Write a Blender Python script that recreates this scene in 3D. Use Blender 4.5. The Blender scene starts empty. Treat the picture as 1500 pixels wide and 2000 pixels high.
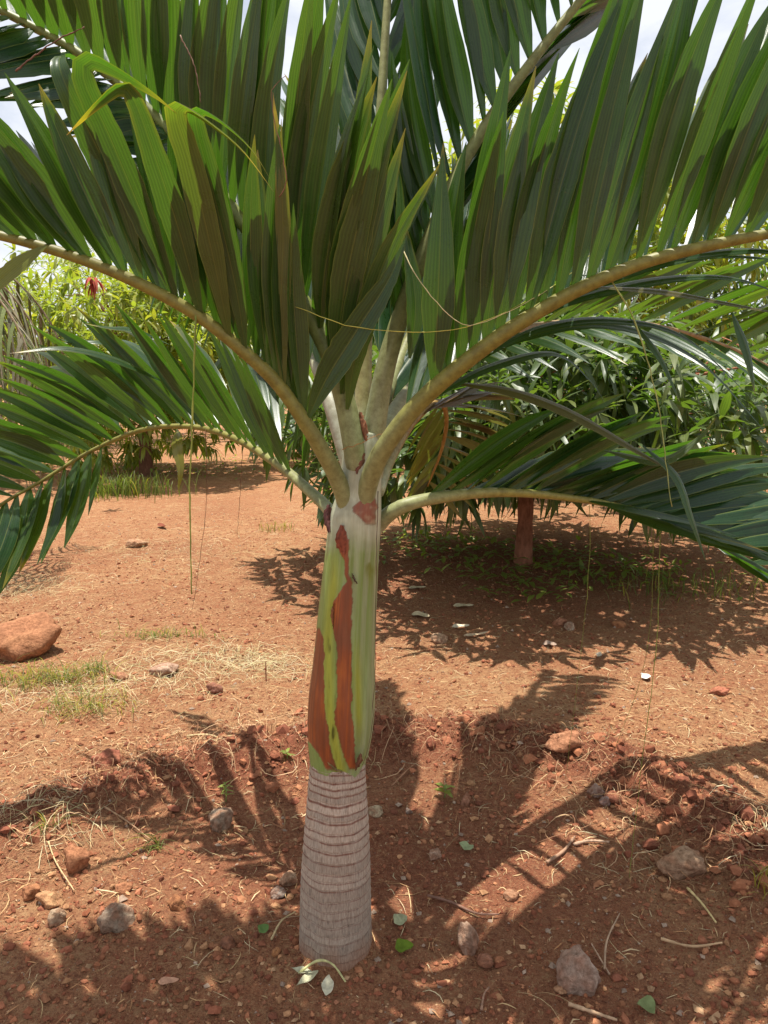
import bpy, math, random
import numpy as np
from mathutils import Vector, Matrix

R = math.radians
rng = np.random.default_rng(7)
random.seed(7)
S = bpy.context.scene
COL = S.collection

# ------------------------------------------------------------------ camera, sky, sun, exposure
CAM_H, PITCH, FPX = 1.45, R(10.0), 1504.0
cam = bpy.data.cameras.new('camera')
cam.sensor_fit = 'HORIZONTAL'; cam.sensor_width = 36.0
cam.lens = 36.0 * FPX / 1500.0
cam.clip_start = 0.05; cam.clip_end = 2000
cam_o = bpy.data.objects.new('camera', cam); COL.objects.link(cam_o)
cam_o.location = (0, 0, CAM_H); cam_o.rotation_euler = (R(90) - PITCH, 0, 0)
S.camera = cam_o

SUN_TO = Vector((-0.06, 0.11, 1.0)).normalized()      # towards the sun
SUN_EL = math.asin(SUN_TO.z); SUN_AZ = math.atan2(SUN_TO.x, SUN_TO.y)
W = bpy.data.worlds.new('World'); S.world = W; W.use_nodes = True
nt = W.node_tree; nt.nodes.clear()
wo = nt.nodes.new('ShaderNodeOutputWorld'); bg = nt.nodes.new('ShaderNodeBackground')
sky = nt.nodes.new('ShaderNodeTexSky'); sky.sky_type = 'NISHITA'; sky.sun_disc = False
sky.sun_elevation = SUN_EL; sky.sun_rotation = SUN_AZ; sky.dust_density = 2.0
tc = nt.nodes.new('ShaderNodeTexCoord'); mp = nt.nodes.new('ShaderNodeMapping')
mp.inputs['Scale'].default_value = (1.0, 1.0, 2.2)
no = nt.nodes.new('ShaderNodeTexNoise'); no.inputs['Scale'].default_value = 2.6
no.inputs['Detail'].default_value = 7; no.inputs['Roughness'].default_value = 0.6
no.inputs['Distortion'].default_value = 0.6
cr = nt.nodes.new('ShaderNodeValToRGB')
cr.color_ramp.elements[0].position = 0.34; cr.color_ramp.elements[0].color = (0.45, 0.45, 0.45, 1)
cr.color_ramp.elements[1].position = 0.54; cr.color_ramp.elements[1].color = (1, 1, 1, 1)
mx = nt.nodes.new('ShaderNodeMix'); mx.data_type = 'RGBA'
mx.inputs[7].default_value = (8.0, 8.3, 9.0, 1)
L = nt.links.new
L(tc.outputs['Generated'], mp.inputs['Vector']); L(mp.outputs['Vector'], no.inputs['Vector'])
L(no.outputs['Fac'], cr.inputs['Fac']); L(cr.outputs['Color'], mx.inputs[0])
L(sky.outputs['Color'], mx.inputs[6]); L(mx.outputs[2], bg.inputs['Color'])
bg.inputs['Strength'].default_value = 0.076
L(bg.outputs['Background'], wo.inputs['Surface'])

sl = bpy.data.lights.new('sun', 'SUN'); sl.energy = 5.0; sl.angle = R(0.55); sl.color = (1.0, 0.955, 0.88)
so = bpy.data.objects.new('sun', sl); COL.objects.link(so)
so.rotation_euler = SUN_TO.to_track_quat('Z', 'Y').to_euler(); so.location = (0, 0, 20)

S.view_settings.view_transform = 'Standard'; S.view_settings.look = 'None'
S.view_settings.exposure = 0.68; S.view_settings.gamma = 1.0
S.view_settings.use_curve_mapping = False
S.render.engine = 'CYCLES'
S.render.resolution_x = 768; S.render.resolution_y = 1024
S.cycles.max_bounces = 8; S.cycles.transparent_max_bounces = 8

# ------------------------------------------------------------------ helpers
CP, SP = math.cos(PITCH), math.sin(PITCH)
def ray(px, py):
    u = (px - 750) / FPX; v = (1000 - py) / FPX
    return np.array([u, v * SP + CP, v * CP - SP])
def at(px, py, Y):
    d = ray(px, py)
    return np.array([0, 0, CAM_H]) + d * (Y / d[1])
def project(p):
    p = np.asarray(p, float) - np.array([0, 0, CAM_H])
    x = p[..., 0]; f = p[..., 1] * CP - p[..., 2] * SP; u = p[..., 1] * SP + p[..., 2] * CP
    f = np.where(f < 0.02, 0.02, f)
    return np.stack([750 + FPX * x / f, 1000 - FPX * u / f, f], -1)

def hash2(ix, iy, seed):
    h = (ix.astype(np.int64) * 374761393 + iy.astype(np.int64) * 668265263 + seed * 1274126177) & 0xffffffff
    h = ((h ^ (h >> 13)) * 1274126177) & 0xffffffff
    return ((h ^ (h >> 16)) & 0xffff) / 65535.0
def vnoise(x, y, seed=0):
    x = np.asarray(x, float); y = np.asarray(y, float)
    ix = np.floor(x); iy = np.floor(y); fx = x - ix; fy = y - iy
    fx = fx * fx * (3 - 2 * fx); fy = fy * fy * (3 - 2 * fy)
    a = hash2(ix, iy, seed); b = hash2(ix + 1, iy, seed); c = hash2(ix, iy + 1, seed); d = hash2(ix + 1, iy + 1, seed)
    return (a * (1 - fx) + b * fx) * (1 - fy) + (c * (1 - fx) + d * fx) * fy
def fbm(x, y, seed=0, octv=4, gain=0.5):
    s = 0; a = 1; t = 0
    for i in range(octv):
        s = s + a * (vnoise(x * 2 ** i, y * 2 ** i, seed + i * 17) - 0.5); t += a; a *= gain
    return s / t * 2

def nrm(v):
    v = np.asarray(v, float); return v / (np.linalg.norm(v, axis=-1, keepdims=True) + 1e-12)

class MB:
    """collects vertices, faces, per-vertex colour and uv of one mesh"""
    def __init__(s): s.v = []; s.f4 = []; s.f3 = []; s.c = []; s.uv = []; s.n = 0
    def add(s, v, f4=None, f3=None, col=None, uv=None):
        v = np.asarray(v, float); k = len(v)
        s.v.append(v)
        if f4 is not None and len(f4): s.f4.append(np.asarray(f4) + s.n)
        if f3 is not None and len(f3): s.f3.append(np.asarray(f3) + s.n)
        if col is None: col = (1, 1, 1)
        col = np.broadcast_to(np.asarray(col, float), (k, 3)); s.c.append(col)
        s.uv.append(np.zeros((k, 2)) if uv is None else np.asarray(uv, float)); s.n += k
    def mesh(s, name, mat, smooth=True):
        me = bpy.data.meshes.new(name)
        v = np.concatenate(s.v)
        f4 = np.concatenate(s.f4) if s.f4 else np.zeros((0, 4), int)
        f3 = np.concatenate(s.f3) if s.f3 else np.zeros((0, 3), int)
        me.vertices.add(len(v)); me.vertices.foreach_set('co', v.astype(np.float32).ravel())
        loops = np.concatenate([f4.ravel(), f3.ravel()]).astype(np.int32)
        starts = np.concatenate([np.arange(len(f4)) * 4, len(f4) * 4 + np.arange(len(f3)) * 3]).astype(np.int32)
        me.loops.add(len(loops)); me.loops.foreach_set('vertex_index', loops)
        me.polygons.add(len(starts)); me.polygons.foreach_set('loop_start', starts)
        me.polygons.foreach_set('use_smooth', np.full(len(starts), smooth))
        uvl = me.uv_layers.new(name='uv')
        uvl.data.foreach_set('uv', np.concatenate(s.uv)[loops].astype(np.float32).ravel())
        ca = me.color_attributes.new('col', 'FLOAT_COLOR', 'POINT')
        cc = np.concatenate(s.c); ca.data.foreach_set('color', np.hstack([cc, np.ones((len(cc), 1))]).astype(np.float32).ravel())
        me.materials.append(mat); me.update(); me.validate()
        return me
    def build(s, name, mat, parent=None, smooth=True):
        o = bpy.data.objects.new(name, s.mesh(name, mat, smooth)); COL.objects.link(o)
        if parent is not None: o.parent = parent
        return o

def tag(o, label=None, cat=None, group=None, kind=None):
    if label: o['label'] = label
    if cat: o['category'] = cat
    if group: o['group'] = group
    if kind: o['kind'] = kind
    return o
def empty(name, loc=(0, 0, 0)):
    o = bpy.data.objects.new(name, None); COL.objects.link(o); o.location = loc
    o.empty_display_size = 0.1
    return o
def set_parent_keep(o, p):
    o.parent = p; o.matrix_parent_inverse = Matrix.Translation(-Vector(p.location))

def spline(pts, n):
    """Catmull-Rom through pts (k,d) sampled n times, about even in arc length"""
    p = np.asarray(pts, float); k = len(p)
    e = np.vstack([2 * p[0] - p[1], p, 2 * p[-1] - p[-2]])
    out = []
    for i in range(k - 1):
        a, b, c, d = e[i:i + 4]
        t = np.linspace(0, 1, 24, endpoint=False)[:, None]
        out.append(0.5 * (2 * b + (c - a) * t + (2 * a - 5 * b + 4 * c - d) * t ** 2 + (3 * b - a - 3 * c + d) * t ** 3))
    q = np.vstack(out + [p[-1:]])
    s = np.concatenate([[0], np.cumsum(np.linalg.norm(np.diff(q[:, :3], axis=0), axis=1))])
    u = np.linspace(0, s[-1], n)
    return np.stack([np.interp(u, s, q[:, j]) for j in range(q.shape[1])], 1)

def frames(c, hint):
    d = nrm(np.gradient(c, axis=0)); w = np.zeros_like(c); cur = np.asarray(hint, float)
    for i in range(len(c)):
        cur = cur - d[i] * (cur @ d[i])
        if np.linalg.norm(cur) < 1e-6: cur = np.cross(d[i], [0.3, 0.5, 0.8])
        cur = cur / np.linalg.norm(cur); w[i] = cur
    return d, w, np.cross(d, w)

def tube(mb, c, r, ns=8, flat=1.0, hint=(0.2, 1, 0.1), col=None, cap=True):
    c = np.asarray(c, float); n = len(c); r = np.broadcast_to(np.asarray(r, float), (n,)); flat = np.broadcast_to(np.asarray(flat, float), (n,))[:, None, None]
    d, w, b = frames(c, hint)
    a = np.linspace(0, 2 * math.pi, ns, endpoint=False)
    v = c[:, None] + r[:, None, None] * (np.cos(a)[None, :, None] * w[:, None] + flat * np.sin(a)[None, :, None] * b[:, None])
    k = np.arange(n - 1)[:, None] * ns; j = np.arange(ns)[None]; j2 = (j + 1) % ns
    f = np.stack([k + j, k + j2, k + ns + j2, k + ns + j], -1).reshape(-1, 4)
    uv = np.stack(np.broadcast_arrays(a[None] / (2 * math.pi), np.linspace(0, 1, n)[:, None]), -1).reshape(-1, 2)
    vv = v.reshape(-1, 3)
    if col is not None:
        col = np.asarray(col, float)
        if col.ndim == 2 and len(col) == n: col = np.repeat(col, ns, 0)
    if cap:
        vv = np.vstack([vv, c[:1], c[-1:]]); uv = np.vstack([uv, [[0, 0]], [[0, 1]]])
        m = n * ns; jj = np.arange(ns)
        f3 = np.concatenate([np.stack([np.full(ns, m), (jj + 1) % ns, jj], 1),
                             np.stack([np.full(ns, m + 1), (n - 1) * ns + jj, (n - 1) * ns + (jj + 1) % ns], 1)])
        if col is not None and col.ndim == 2: col = np.vstack([col, col[:1], col[-1:]])
        mb.add(vv, f, f3, col, uv)
    else: mb.add(vv, f, None, col, uv)

# ------------------------------------------------------------------ materials
def mat(name):
    m = bpy.data.materials.new(name); m.use_nodes = True
    t = m.node_tree; b = t.nodes['Principled BSDF']
    return m, t, b, t.nodes['Material Output']
def N(t, typ, **kw):
    n = t.nodes.new(typ)
    for k, v in kw.items():
        if k in n.inputs.keys(): n.inputs[k].default_value = v
        else: setattr(n, k, v)
    return n
def mixc(t, fac, a, b, mode='MIX'):
    n = t.nodes.new('ShaderNodeMix'); n.data_type = 'RGBA'; n.blend_type = mode
    for k, x in ((0, fac), (6, a), (7, b)):
        if hasattr(x, 'is_output') or isinstance(x, bpy.types.NodeSocket): t.links.new(x, n.inputs[k])
        elif k == 0: n.inputs[0].default_value = x
        else: n.inputs[k].default_value = (*x, 1)
    return n.outputs[2]
def ramp(t, src, stops):
    n = t.nodes.new('ShaderNodeValToRGB'); e = n.color_ramp.elements
    while len(e) < len(stops): e.new(0.5)
    for x, (p, c) in zip(e, stops): x.position = p; x.color = (*c, 1) if len(c) == 3 else c
    t.links.new(src, n.inputs['Fac']); return n.outputs['Color']
def math_(t, op, a, b=None):
    n = t.nodes.new('ShaderNodeMath'); n.operation = op
    for k, x in ((0, a), (1, b)):
        if x is None: continue
        if isinstance(x, bpy.types.NodeSocket): t.links.new(x, n.inputs[k])
        else: n.inputs[k].default_value = x
    return n.outputs[0]
def noise(t, scale, detail=4, rough=0.6, vec=None, dist=0.0):
    n = N(t, 'ShaderNodeTexNoise'); n.inputs['Scale'].default_value = scale; n.inputs['Detail'].default_value = detail
    n.inputs['Roughness'].default_value = rough; n.inputs['Distortion'].default_value = dist
    if vec is not None: t.links.new(vec, n.inputs['Vector'])
    return n.outputs['Fac']
def pos(t, scale=(1, 1, 1)):
    g = N(t, 'ShaderNodeNewGeometry'); m = N(t, 'ShaderNodeMapping'); m.inputs['Scale'].default_value = scale
    t.links.new(g.outputs['Position'], m.inputs['Vector']); return m.outputs['Vector']
def attr(t):
    a = N(t, 'ShaderNodeAttribute'); a.attribute_name = 'col'; return a
def bump(t, b, h, strength, dist):
    n = N(t, 'ShaderNodeBump'); n.inputs['Strength'].default_value = strength; n.inputs['Distance'].default_value = dist
    t.links.new(h, n.inputs['Height']); t.links.new(n.outputs['Normal'], b.inputs['Normal']); return n

def soil_material():
    m, t, b, o = mat('red_soil'); p = pos(t)
    a = attr(t); sp = N(t, 'ShaderNodeSeparateColor'); t.links.new(a.outputs['Color'], sp.inputs[0])
    big = noise(t, 1.6, 5, 0.6, p); mid = noise(t, 14, 5, 0.65, p); crumb = noise(t, 62, 4, 0.7, p); fine = noise(t, 170, 4, 0.75, p); grit = noise(t, 420, 2, 0.6, p)
    dry = mixc(t, ramp(t, big, [(0.35, (0, 0, 0)), (0.65, (1, 1, 1))]), (0.43, 0.205, 0.098), (0.52, 0.30, 0.148))
    dry = mixc(t, ramp(t, mid, [(0.4, (0, 0, 0)), (0.62, (1, 1, 1))]), dry, (0.39, 0.165, 0.078))
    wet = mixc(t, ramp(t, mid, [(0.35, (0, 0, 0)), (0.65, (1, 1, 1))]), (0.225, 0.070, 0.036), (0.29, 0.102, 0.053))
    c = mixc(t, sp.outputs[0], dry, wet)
    c = mixc(t, ramp(t, crumb, [(0.34, (0.8, 0.8, 0.8)), (0.47, (0, 0, 0))]), c, (0.17, 0.058, 0.032))
    c = mixc(t, ramp(t, crumb, [(0.55, (0, 0, 0)), (0.68, (0.6, 0.6, 0.6))]), c, (0.50, 0.31, 0.155))
    c = mixc(t, ramp(t, fine, [(0.30, (1, 1, 1)), (0.46, (0, 0, 0))]), c, (0.15, 0.05, 0.028))
    c = mixc(t, ramp(t, fine, [(0.57, (0, 0, 0)), (0.72, (0.75, 0.75, 0.75))]), c, (0.55, 0.36, 0.19))
    c = mixc(t, ramp(t, grit, [(0.64, (0, 0, 0)), (0.72, (0.7, 0.7, 0.7))]), c, (0.62, 0.45, 0.27))
    t.links.new(c, b.inputs['Base Color']); b.inputs['Roughness'].default_value = 0.95
    b.inputs['Specular IOR Level'].default_value = 0.15
    h = math_(t, 'ADD', math_(t, 'MULTIPLY', fine, 0.5), math_(t, 'ADD', mid, math_(t, 'ADD', math_(t, 'MULTIPLY', grit, 0.25), crumb)))
    bump(t, b, h, 1.0, 0.022)
    return m
def vcol_material(name, rough=0.9, nscale=60, namp=0.35, stretch=(1, 1, 1), spec=0.2, bstr=0.4, bdist=0.003, sss=None, dark=(0.5, 0.45, 0.4)):
    m, t, b, o = mat(name); p = pos(t, stretch); a = attr(t)
    n1 = noise(t, nscale, 5, 0.7, p)
    f = ramp(t, n1, [(0.35, dark), (0.62, (1.1, 1.1, 1.08))])
    c = mixc(t, namp, a.outputs['Color'], mixc(t, 1.0, a.outputs['Color'], f, 'MULTIPLY'))
    t.links.new(c, b.inputs['Base Color']); b.inputs['Roughness'].default_value = rough
    b.inputs['Specular IOR Level'].default_value = spec
    bump(t, b, n1, bstr, bdist)
    return m
def leaf_material(name, up, under, trans, tfac=0.35, rough=0.36, stripes=11.0, spec=0.5, rib=(0.30, 0.34, 0.06)):
    """two-sided leaf; col = (tone, yellow, brown) ; uv.x across the blade, uv.y along it"""
    m, t, b, o = mat(name); a = attr(t)
    sp = N(t, 'ShaderNodeSeparateColor'); t.links.new(a.outputs['Color'], sp.inputs[0])
    uv = N(t, 'ShaderNodeUVMap'); uv.uv_map = 'uv'
    sx = N(t, 'ShaderNodeSeparateXYZ'); t.links.new(uv.outputs['UV'], sx.inputs[0])
    g = N(t, 'ShaderNodeNewGeometry')
    c = mixc(t, g.outputs['Backfacing'], up, under)
    p = pos(t); big = noise(t, 9, 4, 0.6, p)
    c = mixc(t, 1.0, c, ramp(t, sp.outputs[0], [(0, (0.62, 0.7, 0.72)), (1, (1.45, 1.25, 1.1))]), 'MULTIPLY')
    c = mixc(t, 1.0, c, ramp(t, big, [(0.3, (0.8, 0.8, 0.8)), (0.7, (1.2, 1.2, 1.15))]), 'MULTIPLY')
    # parallel veins
    st = math_(t, 'SINE', math_(t, 'MULTIPLY', sx.outputs[0], stripes * 6.283))
    mpn = N(t, 'ShaderNodeMapping'); mpn.inputs['Scale'].default_value = (90, 1.5, 1); t.links.new(uv.outputs['UV'], mpn.inputs['Vector'])
    fv = noise(t, 1.0, 3, 0.7, mpn.outputs['Vector'])
    sv = math_(t, 'ADD', math_(t, 'MULTIPLY', st, 0.10), fv)
    vein = ramp(t, sv, [(0.30, (0.66, 0.70, 0.66)), (0.52, (1, 1, 1)), (0.72, (1.40, 1.34, 1.15))])
    c = mixc(t, 1.0, c, vein, 'MULTIPLY')
    d = math_(t, 'ABSOLUTE', math_(t, 'SUBTRACT', sx.outputs[0], 0.5))
    ribm = ramp(t, d, [(0.0, (0.6, 0.6, 0.6)), (0.012, (0.4, 0.4, 0.4)), (0.024, (0, 0, 0)), (0.478, (0, 0, 0)), (0.5, (0.85, 0.85, 0.85))])
    c = mixc(t, ribm, c, rib)
    spot = noise(t, 75, 3, 0.6, p)
    c = mixc(t, ramp(t, spot, [(0.70, (0, 0, 0)), (0.76, (0.55, 0.55, 0.55))]), c, (0.16, 0.12, 0.04))
    dust = noise(t, 22, 5, 0.75, p)
    c = mixc(t, ramp(t, dust, [(0.52, (0, 0, 0)), (0.80, (0.07, 0.07, 0.07))]), c, (0.36, 0.26, 0.16))
    c = mixc(t, sp.outputs[1], c, (0.42, 0.34, 0.035))
    c = mixc(t, sp.outputs[2], c, (0.20, 0.105, 0.05))
    t.links.new(c, b.inputs['Base Color'])
    t.links.new(math_(t, 'ADD', math_(t, 'MULTIPLY', dust, 0.25), rough - 0.12), b.inputs['Roughness'])
    b.inputs['Specular IOR Level'].default_value = spec
    bump(t, b, sv, 0.12, 0.002)
    tr = N(t, 'ShaderNodeBsdfTranslucent')
    tcol = mixc(t, 1.0, mixc(t, sp.outputs[1], trans, (0.8, 0.62, 0.03)), vein, 'MULTIPLY')
    tcol = mixc(t, sp.outputs[2], tcol, (0.25, 0.13, 0.05))
    t.links.new(tcol, tr.inputs['Color'])
    ms = N(t, 'ShaderNodeMixShader'); ms.inputs[0].default_value = tfac
    t.links.new(b.outputs[0], ms.inputs[1]); t.links.new(tr.outputs[0], ms.inputs[2]); t.links.new(ms.outputs[0], o.inputs['Surface'])
    return m

M = {}
M['soil'] = soil_material()
M['gravel'] = vcol_material('gravel', 0.95, 90, 0.6, bstr=0.5)
M['stone'] = vcol_material('stone', 0.95, 70, 0.85, bstr=1.0, bdist=0.008)
M['straw'] = vcol_material('straw', 0.8, 60, 0.3)
M['palm_leaf'] = leaf_material('palm_leaf', (0.022, 0.062, 0.024), (0.036, 0.074, 0.020), (0.115, 0.285, 0.016), 0.34, 0.29, 9.0, 0.45, (0.24, 0.27, 0.05))
M['palm_rachis'] = vcol_material('palm_rachis', 0.5, 55, 0.8, (1, 1, 1), 0.35, 0.25, 0.002, dark=(0.6, 0.55, 0.45))
M['palm_trunk'] = vcol_material('palm_trunk', 0.85, 330, 0.8, (1, 1, 0.11), 0.2, 0.3, 0.002, dark=(0.55, 0.48, 0.45))
M['palm_sheath'] = vcol_material('palm_sheath', 0.42, 60, 0.6, (1, 1, 0.06), 0.3, 0.2, 0.002, dark=(0.62, 0.58, 0.5))
M['dry_sheath'] = vcol_material('dry_sheath', 0.7, 80, 0.7, (1, 1, 0.2), 0.3, 0.5, 0.003)
M['mango_leaf'] = leaf_material('mango_leaf', (0.021, 0.056, 0.015), (0.05, 0.09, 0.025), (0.18, 0.36, 0.03), 0.26, 0.42, 4.0, 0.5, (0.16, 0.22, 0.07))
M['bright_leaf'] = leaf_material('bright_leaf', (0.10, 0.19, 0.022), (0.15, 0.22, 0.05), (0.42, 0.55, 0.04), 0.38, 0.4, 4.0, 0.45, (0.35, 0.4, 0.1))
M['bark'] = vcol_material('bark', 0.95, 40, 0.8, (1, 1, 0.3), 0.1, 0.9, 0.01)
M['grass'] = leaf_material('grass', (0.07, 0.13, 0.022), (0.10, 0.14, 0.03), (0.3, 0.42, 0.04), 0.3, 0.5, 1.0, 0.3, (0.2, 0.25, 0.06))
M['fallen'] = vcol_material('fallen_leaf', 0.8, 60, 0.5, bstr=0.2, spec=0.1)
M['fibre'] = vcol_material('fibre', 0.6, 60, 0.3, bstr=0.1)

# ------------------------------------------------------------------ ground
PX, PY = -0.126, 1.755                                   # foot of the palm
def ridge(x, y):
    dx = x - PX; dy = y - PY; r = np.hypot(dx, dy); a = np.arctan2(dy, dx)
    r0 = 1.17 + 0.14 * np.sin(2 * a + 0.7) + 0.09 * fbm(a * 1.5 + 5, a * 0 + 2, 31)
    back = np.clip(0.75 + 0.35 * np.sin(a + 0.25), 0.35, 1.1)
    return np.exp(-((r - r0) / 0.19) ** 2) * back, r
def ground_h(x, y):
    x = np.asarray(x, float); y = np.asarray(y, float)
    g, r = ridge(x, y)
    near = np.exp(-np.clip(np.hypot(x, y - 3) - 3, 0, None) / 4)
    h = 0.05 * fbm(x * 0.5, y * 0.5, 3, 3) * (1 - np.exp(-(r / 0.8) ** 2))
    h = h + 0.075 * g * (1 + 0.5 * fbm(x * 7, y * 7, 11, 3))
    rough = 0.35 + 0.95 * g + 0.35 * np.clip(fbm(x * 1.3, y * 1.3, 8, 2) + 0.2, 0, 1)
    h = h + near * rough * (0.022 * fbm(x * 9, y * 9, 21, 4, 0.6) + 0.020 * np.abs(fbm(x * 24, y * 24, 41, 3, 0.6)) + 0.006 * fbm(x * 60, y * 60, 45, 2))
    h = h + 0.030 * np.exp(-(r / 0.15) ** 2) * (1 + 0.6 * fbm(x * 12, y * 12, 93, 2))
    # small mango basin mound
    h = h + 0.06 * np.exp(-(((x - 1.1) / 1.6) ** 2 + ((y - 6.0) / 1.3) ** 2))
    far = np.clip((np.hypot(x, y) - 25) / 200, 0, 1)
    return h - 0.3 * far
def G(px, py):
    d = ray(px, py); z = 0.0
    for _ in range(8):
        k = (z - CAM_H) / d[2]; x = d[0] * k; y = d[1] * k; z = float(ground_h(x, y))
    return np.array([x, y, z])
def axis_x():
    c = np.arange(-2.4, 2.4001, 0.0115)
    o = [2.4]; s = 0.0115
    while o[-1] < 400: s *= 1.09; o.append(o[-1] + s)
    o = np.array(o[1:]); return np.concatenate([-o[::-1], c, o])
def axis_y():
    o = [0.45]
    while o[-1] < 500: o.append(o[-1] + max(0.0065, 0.0052 * o[-1] if o[-1] < 9 else 0.0052 * o[-1] + 0.12 * (o[-1] - 9)))
    b = [0.45]; s = 0.02
    while b[-1] > -60: s *= 1.25; b.append(b[-1] - s)
    return np.concatenate([np.array(b[1:])[::-1], o])
gx, gy = axis_x(), axis_y()
XX, YY = np.meshgrid(gx, gy); ZZ = ground_h(XX, YY)
nx, ny = len(gx), len(gy)
i = np.arange(ny - 1)[:, None] * nx + np.arange(nx - 1)[None]
f = np.stack([i, i + 1, i + nx + 1, i + nx], -1).reshape(-1, 4)
gr, rr = ridge(XX, YY)
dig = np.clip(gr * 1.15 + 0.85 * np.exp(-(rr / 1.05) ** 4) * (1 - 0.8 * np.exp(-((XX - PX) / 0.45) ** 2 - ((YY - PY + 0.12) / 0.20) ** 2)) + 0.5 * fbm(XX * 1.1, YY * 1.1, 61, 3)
              + 0.9 * np.exp(-(((XX - 1.1) / 1.7) ** 2 + ((YY - 5.6) / 1.3) ** 2)), 0, 1)  # dug soil colour, darkened in the basin also to merge the palm's shadows
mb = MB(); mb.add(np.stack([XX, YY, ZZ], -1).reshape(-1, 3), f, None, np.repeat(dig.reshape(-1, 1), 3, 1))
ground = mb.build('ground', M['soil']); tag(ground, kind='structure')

# gravel and clods, too many to count
phi = (1 + 5 ** 0.5) / 2
ICO = nrm(np.array([(-1, phi, 0), (1, phi, 0), (-1, -phi, 0), (1, -phi, 0), (0, -1, phi), (0, 1, phi), (0, -1, -phi), (0, 1, -phi), (phi, 0, -1), (phi, 0, 1), (-phi, 0, -1), (-phi, 0, 1)]))
ICF = np.array([(0, 11, 5), (0, 5, 1), (0, 1, 7), (0, 7, 10), (0, 10, 11), (1, 5, 9), (5, 11, 4), (11, 10, 2), (10, 7, 6), (7, 1, 8), (3, 9, 4), (3, 4, 2), (3, 2, 6), (3, 6, 8), (3, 8, 9), (4, 9, 5), (2, 4, 11), (6, 2, 10), (8, 6, 7), (9, 8, 1)])
def ground_points(n, ymax=8.0, power=1.7):
    """points spread over the ground in front, thinner with distance"""
    y = 0.62 + (ymax - 0.62) * rng.random(n) ** power
    x = (rng.random(n) * 2 - 1) * (0.62 * y + 0.35)
    return x, y
OCT = np.array([(1, 0, 0), (-1, 0, 0), (0, 1, 0), (0, -1, 0), (0, 0, 1), (0, 0, -1)], float)
OCF = np.array([(0, 2, 4), (2, 1, 4), (1, 3, 4), (3, 0, 4), (2, 0, 5), (1, 2, 5), (3, 1, 5), (0, 3, 5)])
def clods(name, n, smin, smax, cols, power, clump=None, ymax=8.0, ICO=ICO, ICF=ICF):
    nv = len(ICO)
    x, y = ground_points(n, ymax)
    if clump is not None:
        k = rng.random(n) < clump(x, y); x, y = x[k], y[k]
    n = len(x)
    s = smin * (smax / smin) ** (rng.random(n) ** power)
    V = ICO[None] * (1 + 0.8 * (rng.random((n, nv, 1)) - 0.5)) * s[:, None, None] * (0.7 + 0.6 * rng.random((n, 1, 3))) * np.array([1, 1, 0.75])
    a = rng.random(n) * 6.28; ca, sa = np.cos(a)[:, None], np.sin(a)[:, None]
    V = np.stack([V[..., 0] * ca - V[..., 1] * sa, V[..., 0] * sa + V[..., 1] * ca, V[..., 2]], -1)
    V += np.stack([x, y, ground_h(x, y) + 0.25 * s], -1)[:, None]
    F = (ICF[None] + nv * np.arange(n)[:, None, None]).reshape(-1, 3)
    cc = np.array(cols)[rng.integers(0, len(cols), n)] * (0.75 + 0.5 * rng.random((n, 1)))
    mb = MB(); mb.add(V.reshape(-1, 3), None, F, np.repeat(cc, nv, 0))
    o = mb.build(name, M['gravel'], smooth=False); return o
soilc = [(0.36, 0.16, 0.08), (0.30, 0.115, 0.06), (0.26, 0.09, 0.048), (0.42, 0.22, 0.11), (0.33, 0.13, 0.065)]
o = clods('gravel', 70000, 0.0016, 0.011, soilc + [(0.44, 0.27, 0.15), (0.36, 0.26, 0.19), (0.2, 0.075, 0.04), (0.28, 0.1, 0.05), (0.3, 0.13, 0.07)], 3.4, ICO=OCT, ICF=OCF)
tag(o, 'fine red gravel and grit scattered all over the bare ground', 'gravel', kind='stuff')
o = clods('soil_crumbs', 38000, 0.002, 0.014, soilc + [(0.22, 0.08, 0.045)], 2.6, lambda x, y: np.clip(0.55 + 0.9 * fbm(x * 2.2, y * 2.2, 91, 3), 0.08, 1), ymax=6.0)
tag(o, 'small crumbs of red earth spread over the ground round the palm', 'soil crumbs', kind='stuff')
o = clods('soil_clods', 26000, 0.004, 0.030, soilc[1:3] + soilc[4:] + [(0.22, 0.075, 0.042)], 2.6,
          lambda x, y: np.clip(ridge(x, y)[0] * 0.85 * (0.5 + 0.5 * np.clip((x + 0.9) / 1.5, 0, 1)), 0, 1) ** 1.2, ymax=4.5)
tag(o, 'crumbly dark red clods along the dug ridge behind the palm', 'soil clods', kind='stuff')

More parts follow.
